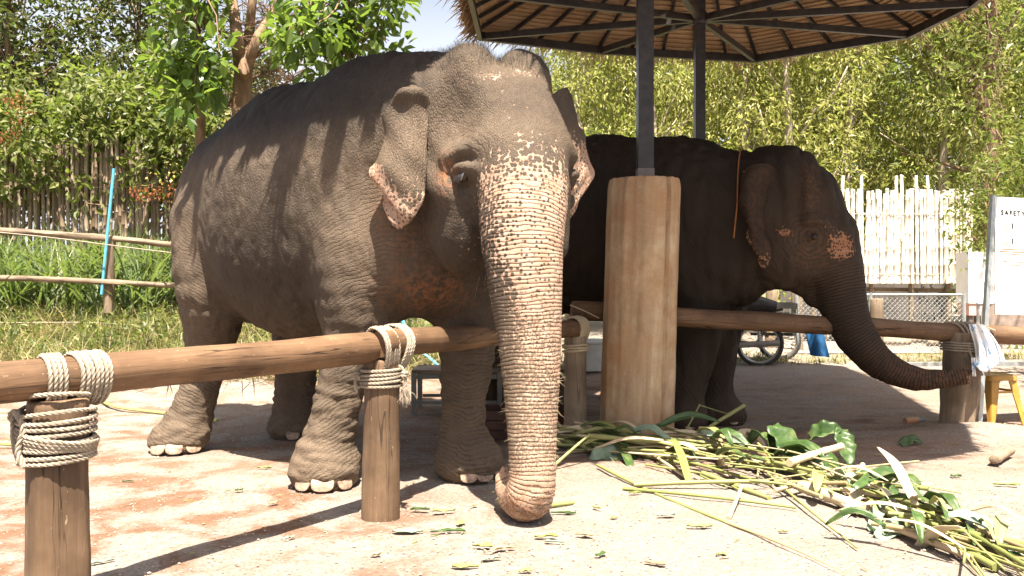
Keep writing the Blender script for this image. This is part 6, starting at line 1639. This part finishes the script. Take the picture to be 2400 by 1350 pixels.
for i in range(15):
    f = rf.beta(2.2, 2.2); k = int(f * 199); nn = np.array([-HT[k][1], HT[k][0], 0]); c = HC[k] + nn * rf.normal(0, .16) + np.array([0, 0, rf.uniform(.06, .20)]); d = HT[k] * rf.choice([-1, 1]) + nn * rf.normal(0, .6) + np.array([0, 0, rf.normal(.05, .16)]); L = rf.uniform(.16, .40)
    kk = int(rf.choice(3, p=[.6, .4, .0])); cw = ('dark green', 'grey-green', 'pale')[kk]
    blade('leaf_piece', 'broad folded %s piece of leaf in the fodder heap' % cw, 'leaf', [c, c + d * L * .5 + (0, 0, .04), c + d * L + (0, 0, -.05)], rf.uniform(.018, .045), (M_ban, M_bul, M_stp)[kk], rf.uniform(.3, 1.1), 'broad %s leaf pieces in the heap' % cw, n=12, wig=.15)
for i in range(46):
    f = rf.uniform(.05, .95); k = int(f * 199); nn = np.array([-HT[k][1], HT[k][0], 0]); c = HC[k] + nn * rf.normal(0, .12) + np.array([0, 0, rf.uniform(.05, .2)]); d = HT[k] * rf.choice([-1, 1]) + nn * rf.normal(0, .6) + np.array([0, 0, rf.normal(0, .25)]); L = rf.uniform(.14, .42)
    blade('leaf_strip', 'narrow torn leaf strip caught among the fodder stalks', 'leaf', [c, c + d * L * .5 + (0, 0, .03), c + d * L + (0, 0, -.03)], rf.uniform(.010, .040), (M_ban, M_stg, M_stp)[i % 3], .3, 'torn leaf strips in the heap', n=9)
# scraps on the sand
scr = [(985, 1192, .11, 0), (1040, 1196, .13, .1), (1110, 1185, .05, .8), (1080, 1225, .07, 1.2), (955, 1244, .16, 0), (1050, 1243, .18, .05), (1130, 1280, .10, -.2), (1180, 1285, .12, .4), (1090, 1330, .12, 0), (1150, 1310, .1, .5), (1320, 1205, .14, -.2), (1400, 1195, .07, -.9), (1370, 1255, .09, -.3), (1280, 1258, .12, .1), (1300, 1270, .10, -.2), (1410, 1300, .07, .8), (1640, 1238, .13, -.1), (1535, 1322, .10, -.5), (1835, 1248, .05, 0), (680, 1262, .06, .9), (300, 1125, .07, .2), (620, 1100, .10, 0), (640, 1180, .06, .6), (1490, 1160, .08, .2), (1560, 1212, .10, 0), (2240, 1120, .07, -.1), (2360, 1140, .16, -.2), (2060, 1070, .06, -.5), (1440, 1218, .04, .2), (240, 1320, .10, .7), (560, 1150, .05, .3), (1690, 1300, .05, 0), (880, 1300, .05, .4), (1230, 1340, .06, .3)]
def scrap(label, c, d, L, w, mat, group):
    """a torn crumpled bit of leaf or stem"""
    m = MB(); n = 7; nn = np.array([-d[1], d[0], 0]); up = np.array([0, 0, 1.]); rows = []; cv = rf.normal(0, .25)
    for i in range(n):
        t = i / (n - 1) - .5; e = w * (.45 + .75 * rf.random()) * (1.0 if 0 < i < n - 1 else .45); q = c + d * L * t + nn * cv * L * t * t
        lift = .004 + .018 * abs(mnoise.noise((t * 3, c[0] * 9, c[1] * 9)))
        rows.append([q - nn * e + up * (lift + .5 * e * rf.random()), q + up * lift * .4, q + nn * e * (.7 + .6 * rf.random()) + up * (lift + .6 * e * rf.random())])
    m.sheet(rows); o = m.build('leaf_scrap', mat, smooth=True, origin=c); md = o.modifiers.new('thick', 'SOLIDIFY'); md.thickness = .002; tag(o, label, 'leaf', group)
for i, (px, py, L, a) in enumerate(scr):
    c = G(px, py, .006); c[2] = float(terrain(c[0], c[1])) + .004; d = np.array([math.cos(a), math.sin(a), 0]); mt = (M_ban, M_stg, M_sty, M_stg, M_bul)[i % 5]; col = ('dark green', 'yellow-green', 'straw-coloured', 'yellow-green', 'grey-green')[i % 5]
    scrap(col + ' torn scrap of leaf lying on the open sand', c, d, L, .006 + .010 * rf.random() + L * .05, mt, col + ' leaf scraps on the sand')
for i in range(90):
    y = 2.9 + 4.2 * rf.random() ** 1.3; x = rf.uniform(-.6, .6) * y; c = np.array([x, y, float(terrain(x, y)) + .003]); a = rf.random() * PI; L = rf.uniform(.015, .06)
    scrap('tiny dry crumb of leaf lying on the open sand', c, np.array([math.cos(a), math.sin(a), 0]), L, rf.uniform(.0015, .005), (M_sty, M_stg, M_stp)[i % 3], 'tiny leaf crumbs on the sand')
